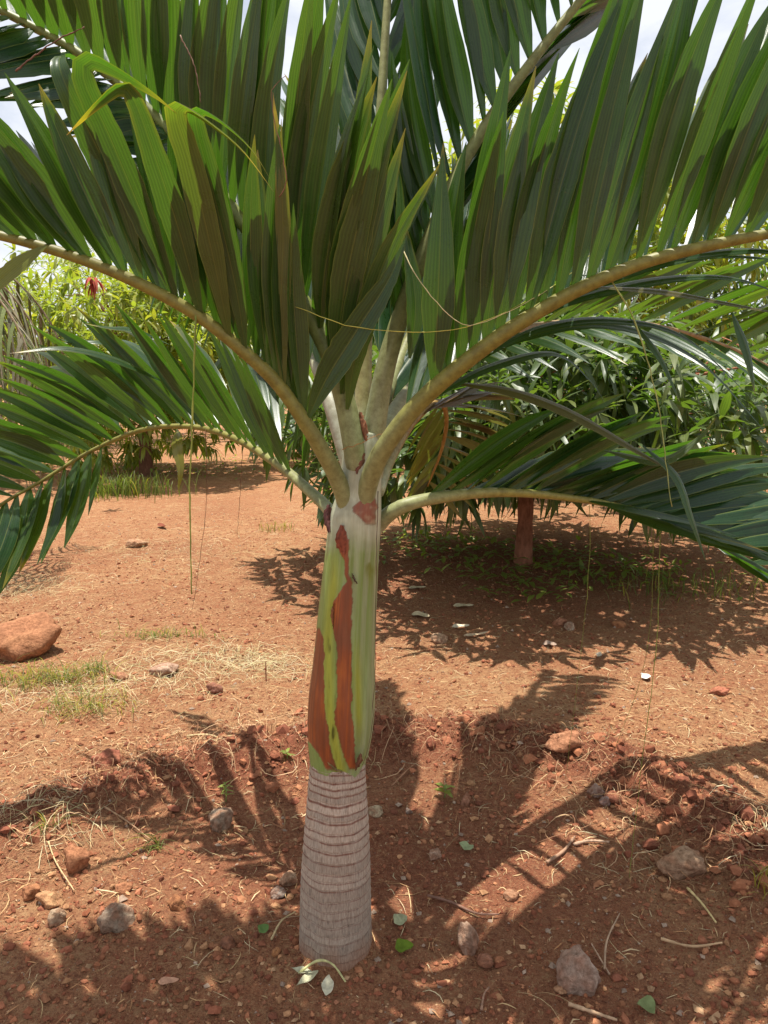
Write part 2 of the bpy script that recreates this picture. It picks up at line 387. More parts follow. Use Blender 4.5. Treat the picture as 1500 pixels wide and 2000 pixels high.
# straw and rootlets
def ribbons(n, lmin, lmax, wmin, wmax, x, y, cols, lift=0.012, curl=0.6, stand=0.0, segs=4):
    L_ = lmin + (lmax - lmin) * rng.random(n) ** 2
    a = rng.random(n) * 6.283; k = (rng.random(n) - 0.5) * 2 * curl
    s = np.linspace(-0.5, 0.5, segs + 1)
    ang = a[:, None] + k[:, None] * s[None] * 2
    dx = np.cos(ang) * L_[:, None] / segs; dy = np.sin(ang) * L_[:, None] / segs
    cx = x[:, None] + np.cumsum(dx, 1) - dx.sum(1, keepdims=True) / 2; cy = y[:, None] + np.cumsum(dy, 1) - dy.sum(1, keepdims=True) / 2
    cz = ground_h(cx, cy) + 0.002 + lift * rng.random((n, 1)) * (1 - (2 * s[None]) ** 2) + stand * rng.random((n, 1)) * (s[None] + 0.5) * L_[:, None]
    w = (wmin + (wmax - wmin) * rng.random(n))[:, None] * (1 - 0.6 * np.abs(s[None] * 2) ** 2)
    px_, py_ = -np.sin(ang) * w / 2, np.cos(ang) * w / 2
    tl = (rng.random((n, 1)) - 0.3) * w * 0.7
    A = np.stack([cx + px_, cy + py_, cz + tl], -1); B = np.stack([cx - px_, cy - py_, cz - tl], -1)
    V = np.stack([A, B], 2).reshape(-1, 3)
    m = 2 * (segs + 1); base = np.arange(n)[:, None] * m + np.arange(segs)[None] * 2
    F = np.stack([base, base + 1, base + 3, base + 2], -1).reshape(-1, 4)
    c = np.array(cols)[rng.integers(0, len(cols), n)] * (0.7 + 0.5 * rng.random((n, 1)))
    return V, F, np.repeat(c, m, 0)
strawc = [(0.55, 0.42, 0.22), (0.48, 0.33, 0.16), (0.60, 0.50, 0.30), (0.40, 0.25, 0.13), (0.50, 0.30, 0.14)]
mb = MB()
x, y = ground_points(13000, 8.5, 1.3)
dens = np.clip(0.30 + 0.9 * fbm(x * 0.9 + 3, y * 0.9, 77, 3) + 0.35 * np.clip((y - 2.4) / 1.5, 0, 1), 0.03, 1)
dens = dens * np.clip((y - 1.5) / 1.4, 0.22, 1)
k = rng.random(len(x)) < dens; x, y = x[k], y[k]
V, F, c = ribbons(len(x), 0.015, 0.13, 0.0009, 0.0024, x, y, strawc, 0.012, 0.8); mb.add(V, F, None, c)
x, y = ground_points(110000, 10.0, 1.0)
dens = np.clip(0.55 + 0.8 * fbm(x * 1.1 + 9, y * 1.1, 87, 3) - 0.75 * ridge(x, y)[0], 0.04, 1)
dens = dens * np.clip((y - 1.5) / 1.6, 0.10, 1)
k = rng.random(len(x)) < dens; x, y = x[k], y[k]
V, F, c = ribbons(len(x), 0.008, 0.06, 0.0010, 0.0030, x, y, [(0.56, 0.38, 0.19), (0.50, 0.30, 0.14), (0.40, 0.20, 0.09), (0.62, 0.46, 0.26), (0.24, 0.10, 0.05), (0.46, 0.24, 0.11)], 0.006, 0.5, 0.12, 2); mb.add(V, F, None, c)
# pale heaps of cut grass
for (px, py, sx, sy, n) in ((420, 1285, 0.42, 0.20, 520), (300, 1330, 0.35, 0.20, 320), (40, 1150, 0.35, 0.25, 420), (120, 1360, 0.4, 0.14, 300), (520, 1300, 0.25, 0.12, 250), (60, 1590, 0.22, 0.12, 120), (1490, 1640, 0.10, 0.15, 60), (330, 1080, 0.8, 0.5, 400)):
    g = G(px, py); x = g[0] + rng.normal(0, sx / 1.6, n); y = g[1] + rng.normal(0, sy / 1.3, n)
    V, F, c = ribbons(n, 0.05, 0.22, 0.0008, 0.0020, x, y, [(0.62, 0.53, 0.33), (0.55, 0.46, 0.26), (0.5, 0.38, 0.2), (0.45, 0.42, 0.2)], 0.035, 0.6); mb.add(V, F, None, c)
straw = mb.build('straw_litter', M['straw']); tag(straw, 'dry straw and cut grass littering the red ground', 'straw', kind='stuff')
mb = MB()
n = 900; a = rng.random(n) * 2.6 + 0.2; r = 1.17 + rng.normal(0, 0.16, n)
V, F, c = ribbons(n, 0.05, 0.22, 0.0009, 0.0024, PX + r * np.cos(a), PY + r * np.sin(a), [(0.42, 0.24, 0.12), (0.52, 0.34, 0.19), (0.30, 0.15, 0.08)], 0.05, 1.8, 0.25, 6); mb.add(V, F, None, c)
rootl = mb.build('rootlets', M['straw']); tag(rootl, 'fine dry rootlets sticking out of the dug ridge', 'roots', kind='stuff')

# ------------------------------------------------------------------ palm
palm = empty('palm_tree', (PX, PY, 0.0))
tag(palm, 'young palm with ringed grey trunk and rust-striped green crownshaft in the middle', 'palm tree')
def pix_col(tab, Y):
    """table of (py, left px, right px) -> centre line and radii on the plane y=Y"""
    c = []; r = []
    for py, l, q in tab:
        m = at((l + q) / 2, py, Y); d = project(m)[2]; c.append(m); r.append((q - l) / 2 / FPX * d)
    return np.array(c), np.array(r)

# trunk: stacked leaf-scar rings
tab = [(1945, 580, 735), (1890, 585, 729), (1800, 588, 723), (1700, 592, 720), (1600, 598, 716), (1540, 603, 713), (1505, 606, 712), (1480, 607, 712)]
c0, r0 = pix_col(tab, PY)
z0, z1 = c0[0, 2] - 0.02, c0[-1, 2]
nz, na = 420, 128
zz = np.linspace(z0, z1, nz)
order = np.argsort(c0[:, 2])
cx = np.interp(zz, c0[order, 2], c0[order, 0]); rad = np.interp(zz, c0[order, 2], r0[order])
ring_z = []
zc = z0 + 0.03
while zc < z1 - 0.012:
    ring_z.append(zc); zc += (0.030 - 0.0085 * ((zc - z0) / (z1 - z0))) * random.uniform(0.72, 1.28)
ring_z = np.array(ring_z + [z1 - 0.010])
aa = np.linspace(0, 2 * math.pi, na, endpoint=False)
A2, Z2 = np.meshgrid(aa, zz)
tilt = 0.006 * np.sin(A2 + 0.5) + 0.004 * fbm(np.cos(A2) * 2 + Z2 * 9, np.sin(A2) * 2, 5, 3)
Zt = Z2 + tilt
idx = np.clip(np.searchsorted(ring_z, Zt) - 1, 0, len(ring_z) - 2)
frac = np.clip((Zt - ring_z[idx]) / (ring_z[idx + 1] - ring_z[idx]), 0, 1)
prof = 0.0015 * (1 - frac) ** 1.3 - 0.0010 * np.exp(-((frac - 0.97) / 0.07) ** 2)
fib = 0.0003 * fbm(A2 * 30, Z2 * 8 + idx * 3.7, 9, 2)
lump = 0.006 * fbm(np.cos(A2) * 1.5 + 4, np.sin(A2) * 1.5 + Z2 * 3, 13, 2)
rr_ = rad[:, None] + prof + fib + lump
vx = cx[:, None] + rr_ * np.cos(A2); vy = PY + rr_ * np.sin(A2)
hrel = (Z2 - z0) / (z1 - z0)
grey = np.array([0.36, 0.295, 0.228]); pale = np.array([0.47, 0.405, 0.325]); dark = np.array([0.20, 0.092, 0.065])
rv = np.array([random.random() for _ in ring_z])[idx]
colr = grey + (pale - grey) * np.clip((hrel - 0.35) * 1.1 + 0.35 * (rv - 0.5), 0, 1)[..., None]
colr = colr * (0.86 + 0.28 * rv[..., None])
band = np.clip(1 - np.abs(frac - (0.86 - 0.12 * rv)) / (0.06 + 0.16 * np.clip(hrel - 0.45, 0, 1) * (0.5 + rv)), 0, 1) * (0.35 + 0.65 * np.clip(hrel * 1.5 - 0.4, 0, 1))
band = np.clip(band * (1 + 0.9 * fbm(A2 * 6, Z2 * 90, 19, 3)) * 1.5, 0, 1)
colr = colr * (1 - band[..., None]) + dark * band[..., None]
edge = np.exp(-(frac / 0.07) ** 2) * (0.5 + 0.5 * fbm(A2 * 14, idx * 3.1, 23, 2))
colr = colr + edge[..., None] * np.array([0.22, 0.20, 0.165]) * (0.5 + 0.6 * rv[..., None])
pits = np.clip(fbm(A2 * 26, Z2 * 55, 29, 3) - 0.30, 0, 1)[..., None] * 0.9
colr = np.clip(colr * (1 - np.clip(pits, 0, 0.6)), 0.02, 0.8)
spl = np.clip(1 - (Z2 - 0.0) / (0.05 + 0.05 * (0.5 + fbm(A2 * 3, Z2 * 4, 71, 3))), 0, 1)[..., None] * 0.75
lich = np.clip(fbm(A2 * 2.2, Z2 * 9, 73, 4) - 0.12, 0, 0.5)[..., None]
colr = colr * (1 - lich * 0.7) + np.array([0.36, 0.33, 0.28]) * lich * 0.7
colr = colr * (1 - spl) + np.array([0.34, 0.15, 0.075]) * spl
V = np.stack([vx, vy, Z2], -1).reshape(-1, 3)
k = np.arange(nz - 1)[:, None] * na; j = np.arange(na)[None]; j2 = (j + 1) % na
F = np.stack([k + j, k + j2, k + na + j2, k + na + j], -1).reshape(-1, 4)
mb = MB(); mb.add(V, F, None, colr.reshape(-1, 3)); trunk = mb.build('trunk', M['palm_trunk']); set_parent_keep(trunk, palm)

# crownshaft: wrapped leaf sheaths, green with rust-brown dried strips
tab = [(1512, 611, 709), (1500, 607, 713), (1480, 605, 715), (1440, 601, 723), (1400, 600, 728), (1350, 603, 730), (1300, 610, 729), (1200, 621, 732), (1100, 633, 736), (1040, 640, 740),
       (1000, 645, 742), (960, 660, 742), (900, 668, 743), (860, 674, 742),(845, 680, 738)]
c1, r1 = pix_col(tab, PY)
nz, na = 300, 260
zz = np.linspace(c1[0, 2], c1[-1, 2], nz)
def sm(zq, zp, vp):
    return np.convolve(np.pad(np.interp(zq, zp, vp), 4, mode='edge'), np.ones(9) / 9, 'valid')
cx = sm(zz, c1[:, 2], c1[:, 0]); rad = sm(zz, c1[:, 2], r1)
aa = np.linspace(0, 2 * math.pi, na, endpoint=False)
A2, Z2 = np.meshgrid(aa, zz)
vx = cx[:, None] + rad[:, None] * np.cos(A2); vy = PY + rad[:, None] * np.sin(A2)
pp = project(np.stack([vx, vy, Z2], -1)); ppx = pp[..., 0]; ppy = pp[..., 1]
front = np.sin(A2) < 0.12
jit = 3.4 * fbm(ppy * 0.05, ppx * 0.02, 3, 3) + 1.8 * fbm(ppy * 0.22, ppx * 0.04, 8, 3)
def band_mask(lo, hi, ytop, ybot, soft=2.0):
    """lo/hi: lists of (py, px)"""
    l = np.interp(ppy, *zip(*lo)); h = np.interp(ppy, *zip(*hi))
    m = np.clip((ppx + jit - l) / soft, 0, 1) * np.clip((h - ppx - jit) / soft, 0, 1)
    m = m * np.clip((ppy - ytop) / 6, 0, 1) * np.clip((ybot - ppy) / 6, 0, 1)
    return m * front
mid_strip = band_mask([(1030, 664), (1054, 651), (1075, 662), (1092, 670), (1135, 675), (1146, 668), (1160, 660), (1175, 652), (1226, 650), (1270, 657), (1325, 659), (1380, 655), (1415, 653), (1460, 667), (1500, 679)],
                      [(1030, 672), (1054, 683), (1075, 682), (1092, 682), (1100, 680), (1135, 686), (1180, 688), (1250, 687), (1325, 687), (1390, 688), (1440, 692), (1500, 696)], 1024, 1503)
left_strip = band_mask([(1200, 590), (1440, 590), (1455, 609), (1465, 617), (1505, 636)],
                       [(1225, 622), (1240, 631), (1300, 634), (1370, 633), (1415, 640), (1460, 647), (1505, 657)], 1225, 1506)
top_patch = band_mask([(962, 712), (975, 705), (990, 688), (1000, 690), (1020, 712)], [(962, 722), (975, 730), (992, 738), (1000, 734), (1020, 733)], 960, 1026, 4.0)
waxy = np.array([0.40, 0.43, 0.31]); green = np.array([0.20, 0.285, 0.085]); lime = np.array([0.30, 0.345, 0.05]); rust = np.array([0.26, 0.058, 0.022]); plum = np.array([0.19, 0.055, 0.030])
up = np.clip((1085 - ppy + 22 * fbm(ppx * 0.03, ppy * 0.03, 14, 3)) / 60, 0, 1)[..., None]
streak = fbm(A2 * 9, Z2 * 2.0, 15, 3)[..., None]
colr = green + (waxy - green) * np.clip(0.10 + 0.55 * streak + 0.25 * ((ppx - 690) / 45)[..., None], 0, 0.85)
lm = np.clip(1 - np.abs(ppx - np.interp(ppy, (1130, 1250, 1400, 1500), (652, 640, 644, 664))) / 16, 0, 1) * np.clip((ppy - 1060) / 90, 0, 1) + 0.8 * np.exp(-((ppx - np.interp(ppy, (1200, 1500), (697, 702))) / 7) ** 2) * np.clip((ppy - 1240) / 90, 0, 1) * np.clip((1460 - ppy) / 60, 0, 1)
lm = (np.clip(lm * 1.3, 0, 1) * front)[..., None]
colr = colr * (1 - lm) + lime * lm
stain = (np.clip(fbm(ppx * 0.05, ppy * 0.035, 25, 3) - 0.05, 0, 1) * 2.2 * np.exp(-((ppx - 722) / 16) ** 2 - ((ppy - 1090) / 38) ** 2))[..., None]
colr = colr * (1 - np.clip(stain, 0, 0.8)) + np.array([0.16, 0.19, 0.02]) * np.clip(stain, 0, 0.8)
colr = colr * (1 - up) + (waxy * (1 + 0.25 * fbm(ppx * 0.06, ppy * 0.06, 33, 3)[..., None])) * up
blot = (0.7 * fbm(ppx * 0.035, ppy * 0.016, 44, 4) + 0.5 * fbm(A2 * 22, Z2 * 3, 46, 3))[..., None]
rc = rust + (plum - rust) * np.clip(0.4 + 1.6 * blot, 0, 1) + np.array([0.16, 0.06, 0.004]) * np.clip(-blot - 0.12, 0, 1) * 1.5
tan_ = np.clip(fbm(ppx * 0.11, ppy * 0.11, 58, 3) + 0.15 + (ppy - 1000) / 40, 0, 1)[..., None]
for mk in (mid_strip, left_strip, top_patch):
    ed = np.clip(mk * (1 - mk) * 4, 0, 1)[..., None] * 0.55
    colr = colr * (1 - ed) + np.array([0.07, 0.05, 0.015]) * ed
    rq = rc if mk is not top_patch else rc * (1 - tan_) + np.array([0.36, 0.25, 0.15]) * tan_
    mk = mk[..., None] * (0.94 if mk is not top_patch else 0.9)
    colr = colr * (1 - mk) + rq * mk
# dark smudges beside the strips
sm2 = np.clip(1 - np.abs(ppx - np.interp(ppy, (1230, 1500), (646, 652))) / 9, 0, 1) * np.clip(fbm(ppx * 0.12, ppy * 0.03, 51, 4) - 0.12, 0, 1) * 1.8 * front * (ppy > 1230)
colr = colr * (1 - np.clip(sm2, 0, 0.75)[..., None])
dr = 0.0022 * np.clip(mid_strip * 1.5, 0, 1) - 0.0016 * left_strip + 0.0012 * fbm(A2 * 5, Z2 * 3, 6, 2)
# overlap edge of the outer sheath on the right side
seam = np.clip((ppx - np.interp(ppy, (1000, 1160, 1500), (712, 718, 706))) / 3, 0, 1) * front
dr = dr + 0.0035 * seam * (ppy < 1480)
rr_ = rad[:, None] + dr
V = np.stack([cx[:, None] + rr_ * np.cos(A2), PY + rr_ * np.sin(A2), Z2], -1).reshape(-1, 3)
k = np.arange(nz - 1)[:, None] * na; j = np.arange(na)[None]; j2 = (j + 1) % na
F = np.stack([k + j, k + j2, k + na + j2, k + na + j], -1).reshape(-1, 4)
V = np.vstack([V, [[cx[-1], PY, zz[-1] + 0.01]]]); m = nz * na; jj = np.arange(na)
F3 = np.stack([np.full(na, m), (nz - 1) * na + jj, (nz - 1) * na + (jj + 1) % na], 1)
cc = np.vstack([colr.reshape(-1, 3), [waxy]])
mb = MB(); mb.add(V, F, F3, np.clip(cc, 0.01, 0.8)); shaft = mb.build('crownshaft', M['palm_sheath']); set_parent_keep(shaft, palm)

# torn papery sheath edges
def flap(pts, widths, col, Y, face=(0, -1, 0.1)):
    c = np.array([at(a, b, Y + dy) for a, b, dy in pts]); n = 14
    c = spline(c, n); w = np.interp(np.linspace(0, 1, n), np.linspace(0, 1, len(widths)), widths) / 860.0
    d, ww, b = frames(c, np.cross(nrm(c[-1] - c[0]), np.array(face)))
    us = np.linspace(-1, 1, 7); k_ = np.arange(n)
    v = c[:, None] + ww[:, None] * us[None, :, None] * (w[:, None, None] * (1 + 0.25 * rng.random((n, 7, 1)))) / 2 + b[:, None] * (0.004 * np.cos(us * 2.5))[None, :, None] * np.sign(b[:, 1:2, None] * face[1] + 1e-9)
    v = v + rng.normal(0, 0.0009, v.shape)
    i_ = np.arange(n - 1)[:, None] * 7 + np.arange(6)[None]
    F = np.stack([i_, i_ + 1, i_ + 8, i_ + 7], -1).reshape(-1, 4)
    mb = MB(); cc = np.array(col) * (0.6 + 0.7 * rng.random((n * 7, 1))); mb.add(v.reshape(-1, 3), F, None, cc)
    o = mb.build('torn_sheath', M['dry_sheath']); set_parent_keep(o, palm); return o
flap([(668, 1026, -0.058), (667, 1050, -0.062), (672, 1080, -0.061)], (4, 20, 22, 8), (0.22, 0.06, 0.03), PY)
0 and flap([(718, 962, -0.05), (714, 985, -0.058), (716, 1015, -0.056)], (12, 44, 40, 22), (0.30, 0.085, 0.04), PY)
flap([(642, 985, -0.01), (640, 1010, -0.015), (644, 1040, -0.03)], (5, 16, 14, 4), (0.09, 0.03, 0.025), PY)
flap([(712, 885, -0.042), (702, 905, -0.045), (696, 925, -0.046)], (6, 18, 14, 4), (0.20, 0.085, 0.06), PY)
flap([(704, 805, -0.03), (708, 830, -0.036), (716, 862, -0.038)], (4, 12, 14, 8), (0.28, 0.12, 0.06), PY)

flap([(705, 1472, -0.066), (702, 1486, -0.070), (695, 1503, -0.069)], (3, 11, 9, 3), (0.16, 0.07, 0.035), PY)
flap([(640, 1488, -0.066), (655, 1502, -0.069), (668, 1508, -0.070)], (2, 8, 7, 3), (0.22, 0.16, 0.06), PY)
flap([(652, 1178, -0.060), (649, 1200, -0.064), (651, 1228, -0.062)], (1, 6, 5, 1), (0.25, 0.10, 0.04), PY)
flap([(688, 1120, -0.060), (692, 1132, -0.066), (698, 1140, -0.068)], (1, 4, 3, 1), (0.10, 0.06, 0.03), PY)
# ---- fronds
FY = 0.05
leaves = []            # every leaflet: dict(v, f, col, uv, frond, score)
US = np.array([-1, -0.6, -0.22, 0, 0.22, 0.6, 1.0])
PLEAT = np.array([0.0, 0.07, -0.05, 0.10, -0.05, 0.07, 0.0])
def blade(curve, width, whint, upn, frond, yellow=0.0, brown=0.0, tip=0.0, tone=None, fold=0.16, twist=0.0, base_w=0.14, roll=0.0):
    n = len(curve); s = np.linspace(0, 1, n)
    d, w, b = frames(curve, whint)
    if twist or roll:
        a = roll * np.clip(1.25 - s, 0, 1) + twist * s; ca, sa = np.cos(a)[:, None], np.sin(a)[:, None]; w, b = w * ca + b * sa, b * ca - w * sa
    mid = n // 3
    if b[mid] @ np.asarray(upn, float) < 0: w, b = -w, -b
    prof = np.minimum(1, base_w + (1 - base_w) * np.sin(np.clip(s / 0.42, 0, 1) * math.pi / 2)) * (1 - np.clip((s - 0.36) / 0.64, 0, 1) ** 1.65)
    prof[-1] = 0.02
    hw = width / 2 * prof * (1 + 0.03 * rng.normal(0, 1, n))
    off = -fold * np.abs(US) + PLEAT
    v = curve[:, None] + hw[:, None, None] * (US[None, :, None] * w[:, None] + off[None, :, None] * b[:, None])
    i_ = np.arange(n - 1)[:, None] * 7 + np.arange(6)[None]
    F = np.stack([i_, i_ + 7, i_ + 8, i_ + 1], -1).reshape(-1, 4)
    tone = rng.random() if tone is None else tone
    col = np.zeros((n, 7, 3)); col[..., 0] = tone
    ye = yellow * (0.6 + 0.4 * s)[:, None] + tip * np.clip((s - 0.86) / 0.1, 0, 1)[:, None] + 0.5 * tip * (np.abs(US) > 0.9)[None] * np.clip((s - 0.5) / 0.4, 0, 1)[:, None]
    col[..., 1] = np.clip(ye, 0, 1)
    col[..., 2] = np.clip(brown + tip * np.clip((s - 0.955) / 0.03, 0, 1), 0, 1)[:, None]
    uv = np.stack(np.broadcast_arrays((US * 0.5 + 0.5)[None], s[:, None]), -1).reshape(-1, 2)
    leaves.append(dict(v=v.reshape(-1, 3), f=F, c=col.reshape(-1, 3), uv=uv, frond=frond))
def bez(a, c, b, n=15):
    s = np.linspace(0, 1, n)[:, None]; return (1 - s) ** 2 * a + 2 * s * (1 - s) * c + s * s * b

def frond(pts, radii, rows, base_col=(0.27, 0.31, 0.17), far_col=(0.185, 0.175, 0.036), label=None, dry=0.0, ys=1.0, lean=0.0, flare=0.1):
    pts = [(a, b, 1.70 + (y - 1.70) * ys if y > 1.70 and q_ > 0 else y) for q_, (a, b, y) in enumerate(pts)]
    """pts: (px, py, Y) along the rachis; rows: leaflet rows given by where roots sit and where tips end"""
    c = np.array([at(p[0], p[1], p[2] + FY) for p in pts]); n = 60
    c = spline(c, n); s = np.linspace(0, 1, n)
    r = np.interp(s, np.linspace(0, 1, len(radii)), radii)
    mixv = np.clip(s / 0.3, 0, 1)[:, None]; m0 = np.clip(1 - s / 0.085, 0, 1)[:, None]
    col = np.array(base_col) * (1 - mixv) + np.array(far_col) * mixv
    col = col * (1 - m0) + np.array((0.39, 0.42, 0.30)) * m0
    mb = MB(); tube(mb, c, r, 16, 0.88 + flare * np.clip(1 - s / 0.11, 0, 1) ** 1.3, col=col)
    o = mb.build('frond', M['palm_rachis']); set_parent_keep(o, palm)
    if label: o['label'] = label
    pc = project(c)[:, :2]
    T = nrm(np.gradient(c, axis=0))
    for row in rows:
        key = []
        for rx, ry, tx, ty, tY in row['tips']:
            k_ = np.argmin((pc[:, 0] - rx) ** 2 + (pc[:, 1] - ry) ** 2)
            yr = c[k_, 1] - FY; tY = tY + (yr - (1.70 + (yr - 1.70) / ys) if yr > 1.70 else 0) - (lean if row['up'] is NEAR else 0)
            key.append((s[k_], *at(tx, ty, tY + FY)))
        key = np.array(sorted(key, key=lambda q: q[0]))
        m = row['n']; t0, t1 = row.get('range', (key[0, 0], key[-1, 0]))
        for q in range(m):
            t = t0 + (t1 - t0) * (q + 0.5 + row.get('jit', 0.25) * (rng.random() - 0.5)) / m
            if rng.random() < row.get('skip', 0): continue
            root = np.array([np.interp(t, s, c[:, j_]) for j_ in range(3)]); tan = nrm(np.array([np.interp(t, s, T[:, j_]) for j_ in range(3)]))
            tipp = np.array([np.interp(t, key[:, 0], key[:, j_ + 1]) for j_ in range(3)])
            Lf = np.linalg.norm(tipp - root)
            tipp = root + (tipp - root) * (1 + row.get('ljit', 0.16) * (rng.random() - 0.5)) + rng.normal(0, row.get('tjit', 0.035), 3) * Lf
            ctrl = (root + tipp) / 2 + Lf * (np.array(row.get('bow', (0, 0, 0.05))) + rng.normal(0, 0.03, 3)) + tan * Lf * row.get('sweep', 0.0)
            cur = bez(root, ctrl, tipp)
            e = row.get('tip', 0.28); tp = rng.random() * 0.9 if rng.random() < e else 0
            wd = row['w'] / FPX * project(root)[2] * (0.86 + 0.28 * rng.random()) * (1 if t < 0.85 else 0.8)
            wh = tan + np.array(row.get('wadd', (0, 0, 0)))
            blade(cur, wd, wh, row['up'], o, yellow=row.get('yellow', 0) * rng.random(), brown=row.get('brown', dry) * (0.6 + 0.4 * rng.random()) if row.get('brown', dry) else 0,
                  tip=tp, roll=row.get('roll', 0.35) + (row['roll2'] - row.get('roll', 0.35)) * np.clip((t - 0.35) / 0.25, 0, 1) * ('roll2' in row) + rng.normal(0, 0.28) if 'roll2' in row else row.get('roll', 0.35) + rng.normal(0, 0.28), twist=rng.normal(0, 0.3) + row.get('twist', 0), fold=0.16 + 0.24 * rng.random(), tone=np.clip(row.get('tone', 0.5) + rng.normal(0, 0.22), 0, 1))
    return o
NEAR, FAR = (0, 1, 0.5), (0, -1, 0.5)
k_ = 1 / 860.0
# A: long frond arching to the left in front
fA = frond([(690, 1090, 1.74), (686, 1030, 1.702), (673, 972, 1.676), (654, 925, 1.655), (635, 890, 1.635), (600, 832, 1.61), (540, 747, 1.59), (455, 668, 1.56), (380, 612, 1.54), (275, 555, 1.51), (150, 503, 1.48), (0, 460, 1.45), (-150, 432, 1.42), (-300, 425, 1.40)],
           [.030, .0225, .0175, .0155, .0135, .0115, .009, .004],
  [dict(tips=[(600, 832, 575, 430, 1.60), (555, 765, 545, 225, 1.57), (500, 705, 490, 270, 1.53), (440, 655, 375, 215, 1.5), (380, 612, 320, 190, 1.48), (320, 575, 180, 125, 1.46), (260, 548, 70, 140, 1.44), (180, 512, -40, 190, 1.42), (90, 482, -130, 220, 1.4), (0, 460, -210, 230, 1.38), (-150, 432, -360, 260, 1.36), (-300, 425, -520, 330, 1.35)],
        n=29, w=54, up=NEAR, bow=(-0.03, -0.02, 0.06), range=(0.27, 0.99), tip=0.3, tone=0.6),
   dict(tips=[(600, 832, 640, 560, 2.0), (500, 705, 520, 330, 2.05), (380, 612, 390, 260, 2.0), (260, 548, 190, 250, 1.95), (90, 482, -20, 290, 1.9), (-300, 425, -420, 350, 1.8)],
        n=24, w=60, up=FAR, bow=(0, 0.05, 0.1), range=(0.30, 0.99), tone=0.4)],
  lean=0.03, flare=1.25, label='long frond arching out to the left at mid height with broad upright leaflets')
# B: long frond arching to the right in front
fB = frond([(701, 1085, 1.74), (706, 1020, 1.702), (717, 955, 1.668), (732, 910, 1.64), (760, 860, 1.62), (830, 775, 1.60), (960, 668, 1.57), (1080, 592, 1.55), (1180, 543, 1.53), (1300, 500, 1.52), (1500, 457, 1.50), (1650, 445, 1.48), (1850, 470, 1.46)],
           [.026, .025, .0225, .0195, .0165, .0145, .012, .009, .004],
  [dict(tips=[(840, 765, 870, 290, 1.62), (900, 715, 985, 205, 1.6), (960, 668, 1065, 110, 1.58), (1020, 627, 1150, 10, 1.57), (1080, 592, 1240, -60, 1.56), (1150, 556, 1330, -110, 1.55), (1220, 527, 1430, -120, 1.54), (1300, 500, 1540, -70, 1.53), (1400, 476, 1650, 0, 1.52), (1500, 457, 1760, 60, 1.5), (1850, 470, 2100, 250, 1.45)],
        n=31, w=62, roll=0.3, up=NEAR, bow=(-0.02, -0.02, 0.03), sweep=-0.02, range=(0.30, 0.99), tip=0.15, tone=0.45),
   dict(tips=[(840, 765, 900, 420, 2.0), (960, 668, 1020, 300, 2.1), (1080, 592, 1170, 130, 2.1), (1300, 500, 1450, 30, 2.05), (1500, 457, 1700, 150, 2.0), (1850, 470, 2000, 300, 1.9)],
        n=28, w=66, up=FAR, bow=(0, 0.05, 0.08), range=(0.24, 0.99), tone=0.35)],
  lean=0.07, flare=0.9, label='long frond arching out to the right at mid height with tall upright leaflets')
# C: lower left frond
fC = frond([(680, 1050, 1.755), (645, 998, 1.74), (600, 955, 1.76), (540, 905, 1.79), (460, 857, 1.83), (380, 834, 1.86), (280, 839, 1.88), (180, 880, 1.89), (80, 940, 1.88), (0, 987, 1.86), (-80, 1050, 1.83), (-140, 1120, 1.8)],
           [.020, .0155, .0125, .010, .0085, .007, .0055, .003],
  [dict(tips=[(610, 962, 500, 700, 1.8), (540, 905, 420, 650, 1.82), (480, 868, 335, 625, 1.84), (420, 843, 245, 605, 1.85), (360, 833, 150, 615, 1.85), (300, 837, 55, 650, 1.84), (240, 853, -10, 710, 1.82), (180, 880, -60, 770, 1.8), (120, 915, -90, 840, 1.78), (60, 952, -120, 905, 1.76), (0, 987, -160, 965, 1.74), (-140, 1120, -260, 1080, 1.7)],
        n=34, w=37, up=(0.1, 0.6, 0.8), roll=0.4, bow=(-0.02, -0.02, 0.10), range=(0.16, 0.99), tip=0.3, tone=0.25),
   dict(tips=[(560, 920, 520, 690, 2.3), (480, 868, 400, 640, 2.35), (420, 843, 290, 640, 2.35), (300, 837, 120, 670, 2.35), (230, 856, 40, 710, 2.35)],
        n=14, w=34, up=(0, -0.5, 0.8), bow=(0, 0.02, 0.16), tip=0.4, yellow=0.15, tone=0.5),
   dict(tips=[(205, 868, 195, 1000, 1.72), (160, 890, 90, 1085, 1.7), (120, 915, 60, 1110, 1.68), (80, 940, -5, 1165, 1.66), (0, 987, -70, 1195, 1.65), (-140, 1120, -200, 1260, 1.6)],
        n=16, w=44, up=(0.7, 0.3, 0.5), bow=(0.10, -0.02, 0.05), tone=0.45)],
  ys=4.2, label='lower frond bending over to the left with its tip drooping', far_col=(0.22, 0.21, 0.045))
